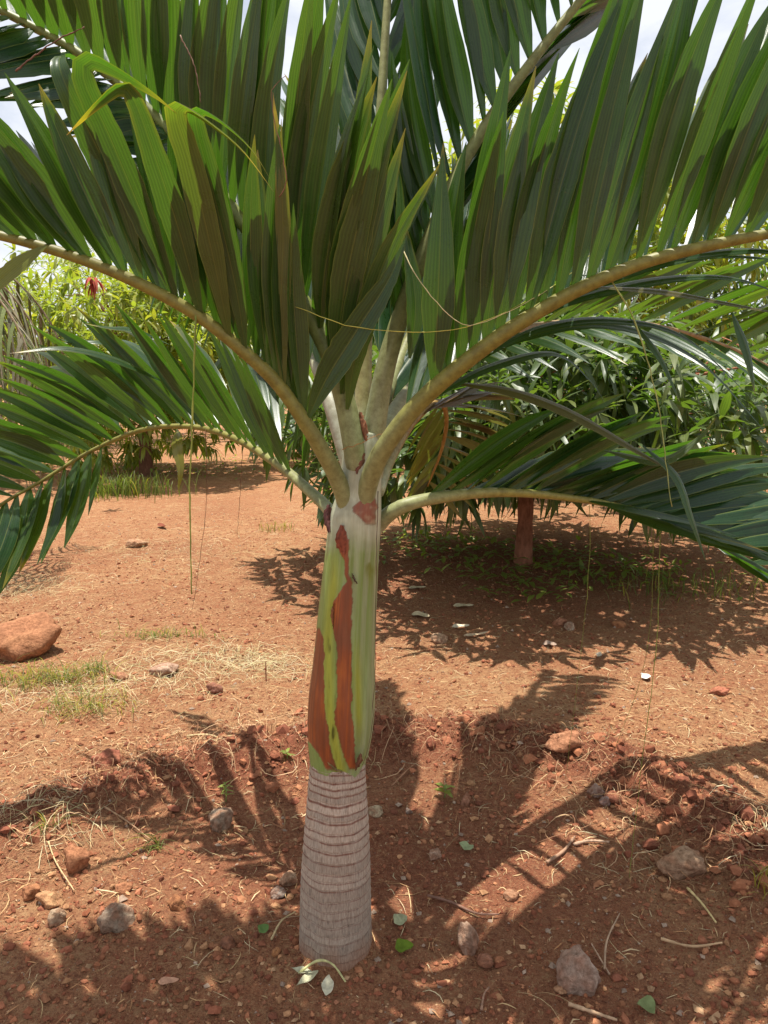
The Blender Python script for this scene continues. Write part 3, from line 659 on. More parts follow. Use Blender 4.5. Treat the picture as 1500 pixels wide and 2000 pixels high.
# D: lower right frond
fD = frond([(706, 1075, 1.75), (733, 1030, 1.72), (790, 987, 1.71), (900, 966, 1.73), (1000, 962, 1.76), (1100, 971, 1.79), (1200, 987, 1.81), (1300, 1020, 1.82), (1400, 1066, 1.82), (1500, 1130, 1.81), (1600, 1210, 1.79)],
           [.024, .0175, .014, .0115, .0095, .008, .006, .003],
  [dict(tips=[(780, 992, 900, 800, 1.85), (830, 975, 1080, 790, 1.9), (880, 968, 1180, 780, 1.92), (950, 962, 1240, 800, 1.95), (1020, 963, 1330, 825, 1.97), (1090, 970, 1400, 850, 1.98), (1160, 980, 1480, 890, 1.98), (1240, 1000, 1560, 935, 1.97), (1320, 1030, 1630, 985, 1.95), (1400, 1066, 1680, 1045, 1.92), (1500, 1130, 1740, 1130, 1.9), (1600, 1210, 1780, 1240, 1.85)],
        n=27, w=50, up=(0.25, 0.35, 0.9), roll=0.4, roll2=-0.6, bow=(0.0, 0.0, 0.09), range=(0.13, 0.99), tip=0.2, tone=0.35),
   dict(tips=[(900, 966, 1180, 930, 2.25), (1000, 962, 1330, 900, 2.35), (1100, 971, 1450, 940, 2.35), (1200, 987, 1560, 1000, 2.3), (1300, 1020, 1640, 1060, 2.25)],
        n=22, w=60, up=(0, -0.2, 1), bow=(0, 0.02, 0.09), tone=0.3),
   dict(tips=[(1120, 974, 1400, 1040, 1.66), (1200, 987, 1500, 1075, 1.6), (1300, 1020, 1580, 1140, 1.6), (1400, 1066, 1620, 1210, 1.6), (1600, 1210, 1750, 1350, 1.6)],
        n=13, w=40, up=(0.1, -0.3, 0.9), bow=(0, -0.02, 0.05), tone=0.25)],
  ys=3.4, label='lower frond spreading to the right with glossy leaflets', far_col=(0.26, 0.25, 0.06))
# E: frond rising to the upper left
fE = frond([(704, 965, 1.745), (698, 910, 1.69), (690, 860, 1.675), (670, 770, 1.68), (640, 682, 1.69), (580, 575, 1.71), (470, 430, 1.74), (320, 245, 1.77), (165, 112, 1.78), (0, 20, 1.78), (-110, -30, 1.77), (-190, -40, 1.76)],
           [.033, .026, .0225, .0185, .015, .0125, .010, .005],
  [dict(tips=[(678, 800, 850, 330, 1.66), (655, 722, 795, 140, 1.66), (632, 665, 735, 150, 1.67), (600, 608, 715, 0, 1.7), (560, 548, 630, -60, 1.72), (500, 470, 560, -130, 1.74), (430, 380, 470, -170, 1.76), (360, 295, 380, -210, 1.77), (280, 208, 270, -230, 1.78), (200, 140, 150, -230, 1.78), (100, 72, 20, -230, 1.77), (-190, -40, -260, -280, 1.75)],
        n=34, w=54, up=NEAR, yellow=0.03, bow=(-0.03, 0, 0.03), range=(0.19, 0.99), tip=0.2, tone=0.75),
   dict(tips=[(600, 608, 540, 330, 2.1), (470, 430, 400, 60, 2.15), (320, 245, 240, -60, 2.15), (165, 112, 60, -80, 2.1), (-190, -40, -280, -180, 2.0)],
        n=26, w=62, up=FAR, bow=(0, 0.05, 0.04), tone=0.5),
   dict(tips=[(420, 365, 250, 330, 1.6), (320, 245, 120, 260, 1.6), (220, 155, 10, 190, 1.6), (120, 85, -80, 150, 1.6), (0, 20, -180, 110, 1.6), (-190, -40, -340, 60, 1.6)],
        n=32, w=58, up=(0, 0.7, 0.7), bow=(0.03, 0, 0.05), tone=0.3)],
  ys=1.0, lean=0.14, label='frond rising to the upper left behind the broad leaflets', base_col=(0.28, 0.32, 0.17), far_col=(0.17, 0.20, 0.045))
# F: frond rising to the upper right
fF = frond([(716, 940, 1.745), (726, 870, 1.71), (748, 740, 1.71), (775, 640, 1.73), (808, 545, 1.75), (850, 440, 1.77), (900, 328, 1.80), (960, 228, 1.82), (1020, 145, 1.84), (1090, 55, 1.86), (1180, -50, 1.87), (1320, -180, 1.87)],
           [.034, .027, .022, .018, .015, .0125, .010, .005],
  [dict(tips=[(775, 640, 760, 300, 1.74), (808, 545, 775, 150, 1.75), (850, 440, 800, 20, 1.78), (885, 360, 805, -90, 1.8), (930, 277, 850, -140, 1.82), (980, 200, 905, -180, 1.84), (1030, 132, 965, -230, 1.85), (1090, 55, 1035, -290, 1.86), (1320, -180, 1280, -460, 1.86)],
        n=24, w=54, up=(0.5, 0.8, 0.3), bow=(-0.05, 0, 0.02), tone=0.3),
   dict(tips=[(808, 545, 930, 300, 2.1), (850, 440, 1000, 190, 2.15), (900, 328, 1100, 60, 2.2), (960, 228, 1200, -20, 2.25), (1020, 145, 1290, -80, 2.25), (1320, -180, 1600, -300, 2.2)],
        n=30, w=66, up=FAR, bow=(0.02, 0.02, 0.05), tone=0.25)],
  label='frond rising to the upper right of the centre', base_col=(0.31, 0.34, 0.21), far_col=(0.19, 0.20, 0.06))
# G: youngest fronds straight up in the middle
fG = frond([(706, 880, 1.73), (710, 760, 1.76), (713, 650, 1.79), (728, 450, 1.84), (745, 200, 1.90), (757, 0, 1.95), (775, -260, 2.0)],
           [.024, .020, .016, .013, .010, .006],
  [dict(tips=[(713, 650, 640, 380, 2.0), (722, 520, 620, 210, 2.05), (732, 400, 640, 60, 2.1), (745, 200, 660, -140, 2.1), (775, -260, 720, -500, 2.1)], n=16, w=50, up=(0.6, -0.6, 0.3), tone=0.3, bow=(-0.05, 0.02, 0)),
   dict(tips=[(713, 650, 790, 360, 2.0), (722, 520, 820, 220, 2.05), (732, 400, 840, 80, 2.1), (745, 200, 850, -120, 2.1), (775, -260, 840, -500, 2.1)], n=16, w=50, up=(-0.6, -0.6, 0.3), tone=0.3, bow=(0.05, 0.02, 0))],
  label='youngest frond standing straight up in the middle', base_col=(0.42, 0.39, 0.20), far_col=(0.30, 0.30, 0.11))
# H: frond leaning away to the back left
fH = frond([(690, 920, 1.74), (668, 850, 1.76), (645, 780, 1.80), (610, 690, 1.95), (560, 610, 2.15), (490, 545, 2.4), (410, 510, 2.7), (330, 510, 3.0)],
           [.026, .021, .017, .013, .009, .004],
  [dict(tips=[(640, 765, 600, 480, 2.0), (600, 670, 560, 380, 2.2), (540, 585, 470, 330, 2.4), (440, 520, 360, 330, 2.8), (330, 510, 240, 400, 3.1)], n=15, w=50, up=(0.5, 0.5, 0.6), tone=0.4),
   dict(tips=[(655, 805, 628, 945, 1.95), (630, 735, 590, 940, 2.0), (600, 670, 560, 900, 2.1), (560, 610, 520, 800, 2.3), (490, 545, 440, 700, 2.6), (330, 510, 280, 620, 3.0)], n=17, w=36, up=(0.8, -0.3, 0.3), bow=(0.03, 0, 0.12), tone=0.1)],
  ys=1.2, label='frond leaning away behind the trunk to the left', base_col=(0.40, 0.40, 0.36), far_col=(0.3, 0.3, 0.12))
# I: frond leaning away to the back right
fI = frond([(728, 930, 1.74), (745, 860, 1.78), (800, 765, 1.95), (900, 695, 2.2), (1050, 638, 2.5), (1250, 632, 2.8), (1450, 690, 3.0), (1620, 790, 3.1)],
           [.024, .019, .014, .011, .008, .004],
  [dict(tips=[(800, 765, 880, 520, 2.2), (900, 695, 1060, 500, 2.5), (1050, 638, 1300, 480, 2.8), (1250, 632, 1520, 520, 3.0), (1450, 690, 1680, 600, 3.1), (1620, 790, 1850, 720, 3.1)], n=26, w=34, up=(0, 0.3, 0.9), bow=(0, 0, 0.06), tone=0.6, yellow=0.12),
   dict(tips=[(900, 695, 1010, 760, 2.0), (1050, 638, 1230, 700, 2.2), (1250, 632, 1450, 730, 2.4), (1450, 690, 1620, 850, 2.6), (1620, 790, 1760, 960, 2.8)], n=16, w=26, up=(0, -0.3, 0.9), bow=(0.03, 0, 0.08), tone=0.35)],
  label='frond leaning away behind to the right', far_col=(0.30, 0.20, 0.09))
# J: old frond drooping at the back
fJ = frond([(735, 960, 1.76), (765, 890, 1.86), (810, 820, 2.0), (858, 785, 2.15), (872, 820, 2.28), (862, 880, 2.35), (835, 950, 2.38)],
           [.02, .015, .011, .009, .007, .003],
  [dict(tips=[(810, 820, 960, 740, 2.3), (858, 785, 1010, 790, 2.4), (872, 820, 1010, 870, 2.45), (862, 880, 980, 940, 2.45), (835, 950, 900, 1040, 2.4)], n=18, w=22, up=(0, -0.4, 0.8), bow=(0.02, 0, 0.1), brown=0.75),
   dict(tips=[(858, 785, 800, 880, 2.3), (862, 880, 790, 970, 2.4), (835, 950, 770, 1050, 2.4)], n=9, w=20, up=(0, -0.4, 0.8), bow=(0, 0, 0.1), brown=0.3, yellow=0.4)],
  label='old frond with browned leaflets drooping behind the trunk', far_col=(0.36, 0.22, 0.06))
# K, L: fronds that lean away to the back
fK = frond([(700, 900, 1.76), (690, 800, 1.85), (670, 650, 2.05), (650, 480, 2.35), (640, 340, 2.75), (635, 260, 3.2)],
           [.022, .017, .012, .008, .004],
  [dict(tips=[(690, 760, 600, 520, 2.3), (660, 560, 560, 330, 2.6), (645, 400, 540, 230, 3.0), (635, 260, 560, 140, 3.4)], n=24, w=70, up=(0.4, 0.5, 0.6), tone=0.35),
   dict(tips=[(690, 760, 760, 520, 2.3), (660, 560, 750, 330, 2.6), (645, 400, 740, 220, 3.0), (635, 260, 700, 130, 3.4)], n=24, w=70, up=(-0.4, 0.5, 0.6), tone=0.35)],
  ys=1.3, label='frond leaning straight away behind the crown')
fL = frond([(720, 900, 1.76), (745, 800, 1.86), (800, 660, 2.1), (870, 520, 2.45), (950, 420, 2.9), (1030, 380, 3.4)],
           [.022, .017, .012, .008, .004],
  [dict(tips=[(745, 800, 760, 560, 2.3), (800, 660, 800, 420, 2.6), (870, 520, 880, 310, 3.0), (1030, 380, 1040, 240, 3.5)], n=24, w=70, up=(0.3, 0.5, 0.7), tone=0.35),
   dict(tips=[(745, 800, 860, 640, 2.2), (800, 660, 960, 520, 2.4), (870, 520, 1050, 430, 2.8), (1030, 380, 1190, 380, 3.3)], n=26, w=70, up=(-0.2, 0.3, 0.8), tone=0.4)],
  ys=1.25, label='frond leaning away behind the crown to the right')

def px_blade(pts, w, frond_o, up, face=(0, -1, 0.15), n=34, **kw):
    if frond_o is fC: pts = [(a, b, 1.70 + (y - 1.70) * 4.2) for a, b, y in pts]
    c = spline(np.array([at(p[0], p[1], p[2] + FY) for p in pts]), n)
    wh = np.cross(c[2] - c[0], np.array(face)); blade(c, w / FPX * project(c[0])[2], wh, up, frond_o, **kw)
# broad leaflets of A whose ends are folded over
px_blade([(335, 585, 1.53), (255, 420, 1.5), (175, 260, 1.45), (122, 150, 1.42), (118, 110, 1.45), (150, 118, 1.49), (178, 160, 1.50)], 60, fA, NEAR, tone=0.5, tip=0.0)
px_blade([(350, 595, 1.53), (290, 450, 1.49), (215, 270, 1.44), (165, 160, 1.40), (172, 118, 1.39), (230, 142, 1.385), (300, 185, 1.385), (345, 222, 1.39)], 52, fA, NEAR, tone=0.3, tip=0.4)
px_blade([(395, 625, 1.54), (355, 470, 1.48), (300, 300, 1.42), (262, 195, 1.39), (235, 172, 1.375), (190, 205, 1.365), (130, 264, 1.36)], 50, fA, NEAR, tone=0.6, tip=0.9)
px_blade([(450, 668, 1.55), (420, 520, 1.5), (375, 330, 1.45), (345, 232, 1.42), (352, 205, 1.405), (410, 240, 1.395), (475, 295, 1.39), (535, 375, 1.39)], 50, fA, NEAR, tone=0.7, tip=1.0, yellow=0.12)
px_blade([(480, 690, 1.56), (460, 560, 1.52), (415, 370, 1.47), (385, 255, 1.44), (385, 215, 1.42), (430, 235, 1.41), (490, 290, 1.405), (528, 350, 1.41)], 46, fA, NEAR, tone=0.5, tip=0.4)
px_blade([(602, 815, 1.60), (640, 735, 1.585), (700, 640, 1.57), (760, 545, 1.56), (795, 460, 1.56)], 58, fA, NEAR, tone=0.35)
px_blade([(555, 770, 1.59), (548, 620, 1.57), (553, 470, 1.55), (548, 330, 1.53), (533, 180, 1.52)], 36, fA, NEAR, tone=0.5, tip=1.0, yellow=0.2)
px_blade([(90, 480, 1.45), (40, 515, 1.43), (-10, 560, 1.42), (-60, 620, 1.42)], 34, fA, (0, 0.4, 0.9), tone=0.7, yellow=0.3)
# broad bright leaflets rising beside the centre, on E
for pts, w, tn in (([(655, 735, 1.66), (668, 600, 1.62), (705, 420, 1.58), (795, 138, 1.54)], 62, 0.8), ([(625, 640, 1.67), (636, 520, 1.63), (672, 340, 1.59), (736, 150, 1.56)], 64, 0.7),
                   ([(678, 800, 1.65), (700, 670, 1.62), (760, 490, 1.59), (860, 318, 1.56)], 46, 0.8), ([(645, 700, 1.665), (660, 560, 1.64), (690, 380, 1.62), (726, 40, 1.59)], 58, 0.6),
                   ([(668, 770, 1.655), (690, 640, 1.63), (730, 470, 1.6), (792, 250, 1.58)], 56, 0.65)):
    px_blade(pts, w, fE, (0, 1, 0.5), tone=tn, yellow=0.02, tip=0.4, roll=0.25)
# drooping leaflets on the far side of B, upper faces to the sky
for pts, w, tn, br in (([(880, 742, 1.62), (1000, 665, 1.70), (1180, 632, 1.78), (1360, 700, 1.84), (1510, 860, 1.86)], 34, 0.05, 0),
                       ([(930, 700, 1.6), (1060, 640, 1.68), (1200, 625, 1.74), (1340, 660, 1.78), (1480, 790, 1.8)], 30, 0.1, 0),
                       ([(1000, 645, 1.58), (1120, 585, 1.68), (1300, 545, 1.76), (1440, 545, 1.8), (1560, 590, 1.82)], 34, 0.2, 0),
                       ([(1080, 597, 1.56), (1220, 535, 1.66), (1380, 500, 1.72), (1560, 510, 1.76)], 30, 0.1, 0),
                       ([(1160, 560, 1.55), (1300, 570, 1.64), (1420, 592, 1.68), (1560, 620, 1.7)], 28, 0.6, 0.35),
                       ([(1260, 515, 1.54), (1380, 495, 1.62), (1500, 490, 1.66), (1640, 520, 1.68)], 30, 0.1, 0),
                       ([(840, 780, 1.62), (950, 720, 1.72), (1080, 690, 1.8), (1150, 740, 1.84), (1190, 800, 1.86)], 26, 0.3, 0),
                       ([(1230, 620, 1.75), (1290, 700, 1.75), (1330, 790, 1.76)], 22, 0.7, 0), ([(1430, 610, 1.7), (1460, 690, 1.7), (1475, 770, 1.7)], 30, 0.6, 0),
                       ([(870, 745, 1.72), (1000, 765, 1.70), (1120, 810, 1.68), (1260, 890, 1.66), (1330, 930, 1.66)], 32, 0.7, 0.35),
                       ([(1180, 880, 1.70), (1290, 900, 1.68), (1360, 860, 1.68), (1400, 815, 1.68)], 24, 0.6, 0.1),
                       ([(1255, 870, 1.66), (1320, 930, 1.64), (1350, 1010, 1.63), (1380, 1100, 1.63)], 24, 0.2, 0)):
    px_blade(pts, w, fB, (0, -0.35, 1), face=(0.05, -0.6, 0.8), tone=tn, brown=br, tip=0.3 if tn > 0.5 else 0)
# small leaflets around the centre
for pts, w, tn in (([(800, 560, 1.66), (785, 470, 1.65), (780, 360, 1.645), (772, 305, 1.65)], 22, 0.2), ([(785, 480, 1.66), (810, 410, 1.66), (862, 318, 1.67)], 18, 0.7),
                   ([(870, 560, 1.63), (866, 470, 1.63), (862, 380, 1.63), (866, 275, 1.64)], 30, 0.2), ([(800, 700, 1.62), (812, 600, 1.61), (800, 500, 1.61), (790, 430, 1.62)], 36, 0.3)):
    px_blade(pts, w, fE, NEAR, tone=tn, tip=0.6)
px_blade([(345, 838, 1.86), (345, 870, 1.83), (352, 915, 1.82), (348, 962, 1.82)], 25, fC, (0.5, -0.4, 0.6), tone=0.6, yellow=0.4)
px_blade([(470, 660, 2.0), (420, 720, 1.95), (385, 755, 1.93)], 18, fC, FAR, tone=0.2)
# grey-white leaflets catching light on C
for pts in ([(330, 672, 1.9), (270, 645, 1.88), (215, 640, 1.86), (165, 632, 1.85)], [(260, 690, 1.9), (200, 668, 1.88), (140, 668, 1.87), (100, 672, 1.86)], [(330, 750, 1.86), (220, 700, 1.84), (120, 680, 1.82), (20, 690, 1.8)]):
    px_blade(pts, 22, fC, (0, -0.3, 1), face=(0, -0.5, 0.8), tone=0.5, tip=0.8)

# the 300 leaflets that show largest are parts of their own, the rest one mass
for q in leaves:
    p = project(q['v'].reshape(-1, 7, 3)[:, ::3]); ins = ((p[..., 0] > 0) & (p[..., 0] < 1500) & (p[..., 1] > 0) & (p[..., 1] < 2000)).mean()
    wpx = np.linalg.norm(p[:, 0, :2] - p[:, -1, :2], axis=1).mean(); lpx = np.linalg.norm(np.diff(p[:, 1, :2], axis=0), axis=1).sum()
    q['score'] = ins * wpx * lpx / p[..., 2].mean()
leaves.sort(key=lambda q: -q['score'])
rest = MB()
for idx_, q in enumerate(leaves):
    if idx_ < 298 and q['score'] > 0:
        mb = MB(); mb.add(q['v'], q['f'], None, q['c'], q['uv'])
        o = mb.build('leaflet', M['palm_leaf'])
        o.parent = q['frond']; o.matrix_parent_inverse = Matrix.Translation(-Vector(palm.location)) @ Matrix.Identity(4)
        o.matrix_parent_inverse = Matrix.Identity(4)
    else: rest.add(q['v'], q['f'], None, q['c'], q['uv'])
o = rest.build('leaflets', M['palm_leaf']); set_parent_keep(o, palm); o['kind'] = 'stuff'
print('leaflets', len(leaves))

# fibres that hang from the leaflets
def fibre(pts, r, col, Y=None):
    c = spline(np.array([at(p[0], p[1], p[2] + FY) for p in pts]), 26); c = c + 0.0012 * np.stack([fbm(np.arange(26) * 0.3, np.full(26, r * 9000 + c[0, 0] * 50), 3, 2)] * 3, 1)
    mb = MB(); c = c + rng.normal(0, 0.0007, c.shape); tube(mb, c, np.linspace(r, r * 0.55, 26) * (0.8 + 0.45 * rng.random(26)), 6, flat=0.55, col=np.array(col) * (0.75 + 0.5 * rng.random((26, 1)))); o = mb.build('hanging_fibre', M['fibre']); set_parent_keep(o, palm)
GRN, BRN, PAL = (0.20, 0.25, 0.05), (0.17, 0.085, 0.045), (0.62, 0.55, 0.30)
fibre([(383, 615, 1.53), (378, 760, 1.53), (371, 930, 1.53), (374, 1160, 1.53)], 0.0034, (0.27, 0.33, 0.07))
fibre([(402, 838, 2.33), (404, 960, 2.33), (395, 1060, 2.33), (376, 1190, 2.33)], 0.0015, BRN)
fibre([(474, 863, 2.22), (470, 950, 2.22), (463, 1046, 2.22)], 0.0013, BRN)
fibre([(1192, 548, 1.54), (1245, 640, 1.55), (1285, 790, 1.56), (1300, 900, 1.57), (1312, 990, 1.57)], 0.0030, (0.30, 0.36, 0.12))
fibre([(1152, 985, 2.05), (1150, 1120, 2.05), (1128, 1330, 2.05), (1104, 1525, 2.05)], 0.0014, GRN)
fibre([(1276, 1010, 2.1), (1272, 1200, 2.1), (1250, 1330, 2.1), (1200, 1465, 2.1)], 0.0014, GRN)
fibre([(1290, 1015, 2.0), (1282, 1260, 1.97), (1255, 1480, 1.95), (1229, 1715, 1.92)], 0.0021, GRN)
fibre([(782, 478, 1.60), (820, 550, 1.56), (900, 632, 1.53), (985, 612, 1.54), (1080, 560, 1.55)], 0.0020, PAL)
fibre([(575, 600, 1.58), (700, 640, 1.56), (850, 648, 1.55), (960, 622, 1.555), (1100, 545, 1.56), (1185, 465, 1.57)], 0.0016, (0.50, 0.48, 0.10))
fibre([(668, 878, 1.63), (700, 868, 1.625), (745, 848, 1.62), (800, 842, 1.62)], 0.0014, (0.35, 0.16, 0.05))
fibre([(738, 960, 1.66), (734, 1150, 1.64), (732, 1330, 1.632), (722, 1450, 1.632), (708, 1495, 1.632)], 0.0016, (0.10, 0.06, 0.04))
fibre([(545, 385, 1.5), (558, 340, 1.49), (530, 190, 1.48), (558, 148, 1.47)], 0.0016, (0.22, 0.11, 0.07))
fibre([(30, 140, 1.6), (100, 85, 1.6), (165, 52, 1.6)], 0.0028, (0.25, 0.13, 0.10))
fibre([(352, 70, 1.6), (380, 130, 1.6), (393, 200, 1.6)], 0.0024, (0.22, 0.13, 0.09))

# ------------------------------------------------------------------ broad-leaved trees behind
def leaf_local(L_, w, droop, n=6, wave=0.0):
    s = np.linspace(0, 1, n + 1); x = L_ * s; z = -droop * L_ * s ** 2
    hw = w / 2 * np.sin(np.clip(s * 0.93 + 0.07, 0, 1) ** 0.85 * math.pi); hw[0] = w * 0.06; hw[-1] = 0.0008
    us = np.array([-1, 0, 1.0])
    v = np.stack([np.broadcast_to(x[:, None], (n + 1, 3)), hw[:, None] * us[None], z[:, None] + 0.22 * hw[:, None] * np.abs(us)[None] + wave * w * np.sin(s * 9)[:, None] * us[None]], -1)
    i_ = np.arange(n)[:, None] * 3 + np.arange(2)[None]
    F = np.stack([i_, i_ + 3, i_ + 4, i_ + 1], -1).reshape(-1, 4)
    uv = np.stack(np.broadcast_arrays((us * 0.5 + 0.5)[None], s[:, None]), -1).reshape(-1, 2)
    return v.reshape(-1, 3), F[:, ::-1], uv
def crown_leaves(centre, radii, n_ros, per, Lr, wr, seed, zmin, droop=(0.15, 0.6), shell=0.45, hang=0.3, lumps=9, clear=None):
    """rosettes of leaves through a lumpy crown -> list of (4x4 matrix, variant)"""
    g = np.random.default_rng(seed)
    lc = nrm(g.normal(0, 1, (lumps, 3))) * np.array([0.62, 0.62, 0.5]); lr = 0.42 + 0.3 * g.random(lumps)
    P = []
    while len(P) < n_ros:
        k2 = g.integers(lumps); d = nrm(g.normal(0, 1, 3)); r = lr[k2] * (1 - shell * g.random() ** 1.5)
        q = (lc[k2] + d * r) * np.array(radii) + np.array(centre)
        if q[2] < zmin + 0.12 * g.random(): continue
        if clear is not None and clear(q): continue
        P.append((q, nrm(d * np.array([1, 1, 0.7]) + np.array([0, 0, 0.25]))))
    out = []
    for q, ax in P:
        nb = max(4, int(per + g.integers(-2, 3))); a0 = g.random() * 6.28; lift = g.random()
        e1 = nrm(np.cross(ax, [0.3, 0.2, 0.9])); e2 = np.cross(ax, e1)
        for k2 in range(nb):
            a = a0 + k2 * 2.4; sp = 0.15 + 0.85 * (k2 + 0.5) / nb
            d = ax * (1 - sp) * 1.1 + (e1 * math.cos(a) + e2 * math.sin(a)) * (0.35 + 0.7 * sp) + np.array([0, 0, -hang * sp * (0.5 + lift)])
            d = nrm(d + g.normal(0, 0.12, 3)); side = nrm(np.cross([0, 0, 1], d) + g.normal(0, 0.2, 3)); side = nrm(side - d * (side @ d)); up = np.cross(d, side)
            m = np.eye(4); m[:3, 0] = d; m[:3, 1] = side; m[:3, 2] = up; m[:3, 3] = q + d * 0.02
            out.append((m, int(g.integers(0, 6))))
    return out
def tree(name, label, cat, group, base, trunk_r, trunk_top, crown, material, singles, tone, yellow=0.0, Lr=(0.13, 0.21), wr=(0.032, 0.046), bark=(0.20, 0.10, 0.065), extra=None, segs=6, trunk_path=None):
    t = empty(name, tuple(base)); tag(t, label, cat, group)
    g = np.random.default_rng(int(abs(base[0] * 977 + base[1] * 131)))
    mb = MB(); ctr = np.array(crown['centre']); rad = np.array(crown['radii'])
    top = np.array(trunk_top); p = spline(np.array([base - np.array([0, 0, 0.05]), base + (top - base) * 0.5 + np.array([0.02, 0.01, 0]), top]), 14)
    rr2 = trunk_r * (1.0 + 0.35 * np.exp(-np.linspace(0, 6, 14))) * (1 + 0.06 * g.normal(0, 1, 14))
    tube(mb, p, rr2, 14, col=np.array(bark) * (0.85 + 0.3 * g.random((14, 1))))
    trunk_o = mb.build('trunk', M['bark']); set_parent_keep(trunk_o, t)
    mb = MB()
    for k2 in range(11):
        d = nrm(g.normal(0, 1, 3)) * np.array([0.7, 0.7, 0.6]); e = ctr + d * rad; e[2] = max(e[2], top[2] + 0.05)
        c = spline(np.array([top - np.array([0, 0, 0.06]), (top * 0.55 + e * 0.45) + np.array([0, 0, 0.12]), e]), 10)
        tube(mb, c, np.linspace(trunk_r * 0.55, 0.006, 10), 6, col=np.array(bark) * 1.1)
        for _ in range(4):
            q = c[g.integers(4, 10)]; e2 = q + nrm(g.normal(0, 1, 3) + np.array([0, 0, 0.2])) * rad * 0.35
            tube(mb, spline(np.array([q, (q + e2) / 2 + np.array([0, 0, 0.03]), e2]), 5), np.linspace(0.009, 0.003, 5), 5, col=np.array(bark) * 1.2)
    br = mb.build('limbs', M['bark']); set_parent_keep(br, t)
    mats = crown_leaves(**crown)
    if extra: mats = mats + extra
    var = [leaf_local(Lr[0] + (Lr[1] - Lr[0]) * k2 / 5, wr[0] + (wr[1] - wr[0]) * ((k2 * 3) % 6) / 5, 0.12 + 0.10 * k2, segs, 0.10) for k2 in range(6)]
    mm = np.array([m for m, _ in mats]); vi = np.array([v for _, v in mats])
    pc = project(mm[:, :3, 3]); inside = (pc[:, 0] > 0) & (pc[:, 0] < 1500) & (pc[:, 1] > 300) & (pc[:, 1] < 1150)
    sc = np.where(inside, pc[:, 2], 99); order = np.argsort(sc); pick = set(order[:singles].tolist()) if singles else set()
    meshes = []
    if singles:
        for k2, (v, F, uv) in enumerate(var):
            for tn in (0.15, 0.5, 0.85):
                a = MB(); a.add(v, F, None, (np.clip(tone + (tn - 0.5) * 0.7, 0, 1), yellow * tn, 0), uv); meshes.append(a.mesh('leaf', material))
    restm = MB()
    tones = np.clip(tone + g.normal(0, 0.22, len(mats)), 0, 1); yl = yellow * g.random(len(mats)) ** 2
    for k2 in range(6):
        v, F, uv = var[k2]; ids = np.array([q for q in np.where(vi == k2)[0] if q not in pick], int)
        if len(ids) == 0: continue
        VV = np.einsum('nij,kj->nki', mm[ids, :3, :3], v) + mm[ids, None, :3, 3]
        FF = (F[None] + len(v) * np.arange(len(ids))[:, None, None]).reshape(-1, 4)
        cc = np.stack([tones[ids], yl[ids], 0.0 * yl[ids]], 1)
        restm.add(VV.reshape(-1, 3), FF, None, np.repeat(cc, len(v), 0), np.tile(uv, (len(ids), 1)))
    co = restm.build('crown', material); set_parent_keep(co, t); co['kind'] = 'stuff'
    inv = Matrix.Translation(-Vector(t.location))
    for q in sorted(pick):
        o = bpy.data.objects.new('leaf', meshes[vi[q] * 3 + int(g.integers(3))]); COL.objects.link(o)
        o.parent = t; o.matrix_parent_inverse = inv; o.matrix_basis = Matrix(mm[q].tolist())
    return t

mb0 = G(1021, 1098)
tree('mango_tree', 'low mango tree with dark glossy leaves and short red-brown trunk right of the palm', 'mango tree', None, mb0, 0.058, (mb0[0] - 0.01, mb0[1] + 0.05, 0.95),
     dict(centre=(mb0[0] + 0.55, mb0[1] + 0.1, 1.25), radii=(2.1, 1.75, 1.0), n_ros=1050, per=9, Lr=0, wr=0, seed=5, zmin=0.50, hang=0.6, lumps=16,
          clear=lambda q: (q[2] < 0.88 and abs(q[0] - mb0[0] - 0.05) < 0.55 and q[1] < mb0[1] + 0.3)),
     M['mango_leaf'], 298, 0.5, yellow=0.12, Lr=(0.14, 0.26), wr=(0.036, 0.062), bark=(0.30, 0.13, 0.075))
b1 = G(285, 930)
tree('mango_tree', 'yellow-green mango tree with leaves down to the ground at the far left', 'mango tree', None, b1, 0.09, (b1[0], b1[1], 1.2),
     dict(centre=(b1[0] - 0.5, b1[1] + 0.4, 1.75), radii=(2.5, 2.2, 1.75), n_ros=1300, per=9, Lr=0, wr=0, seed=15, zmin=0.10, hang=0.5, lumps=18),
     M['bright_leaf'], 298, 0.55, yellow=0.35, Lr=(0.15, 0.25), wr=(0.04, 0.06))
def far_tree(label, x, y, cx, cz, rx, rz, n, seed, m, tone, yellow, top=1.2):
    base = np.array([x, y, float(ground_h(x, y))])
    return tree('mango_tree', label, 'mango tree', None, base, 0.11, (x, y, top),
         dict(centre=(cx, y + 0.4, cz), radii=(rx, rx * 0.8, rz), n_ros=n, per=9, Lr=0, wr=0, seed=seed, zmin=0.35, hang=0.5, lumps=14),
         m, 0, tone, yellow, Lr=(0.20, 0.32), wr=(0.05, 0.075), segs=4)
far_tree('bright green mango tree seen through the palm crown behind the trunk', 0.1, 13.5, 0.0, 1.9, 2.6, 1.8, 620, 21, M['bright_leaf'], 0.5, 0.25)
far_tree('tall mango tree with yellowing top behind the dark mango tree', 2.9, 10.2, 2.5, 2.9, 2.3, 2.0, 800, 22, M['bright_leaf'], 0.5, 0.6, 1.6)
far_tree('dark leafy tree at the far right behind the mango row', 6.3, 11.5, 6.3, 2.1, 2.8, 1.9, 620, 23, M['mango_leaf'], 0.6, 0.1)
far_tree('broad mango tree standing behind the yellow-green one at left', -7.6, 17.0, -7.4, 2.2, 3.4, 2.1, 560, 24, M['bright_leaf'], 0.45, 0.2)
far_tree('distant mango tree in the row between left tree and trunk', -2.9, 19.0, -2.7, 2.3, 3.2, 2.2, 560, 25, M['bright_leaf'], 0.4, 0.2)
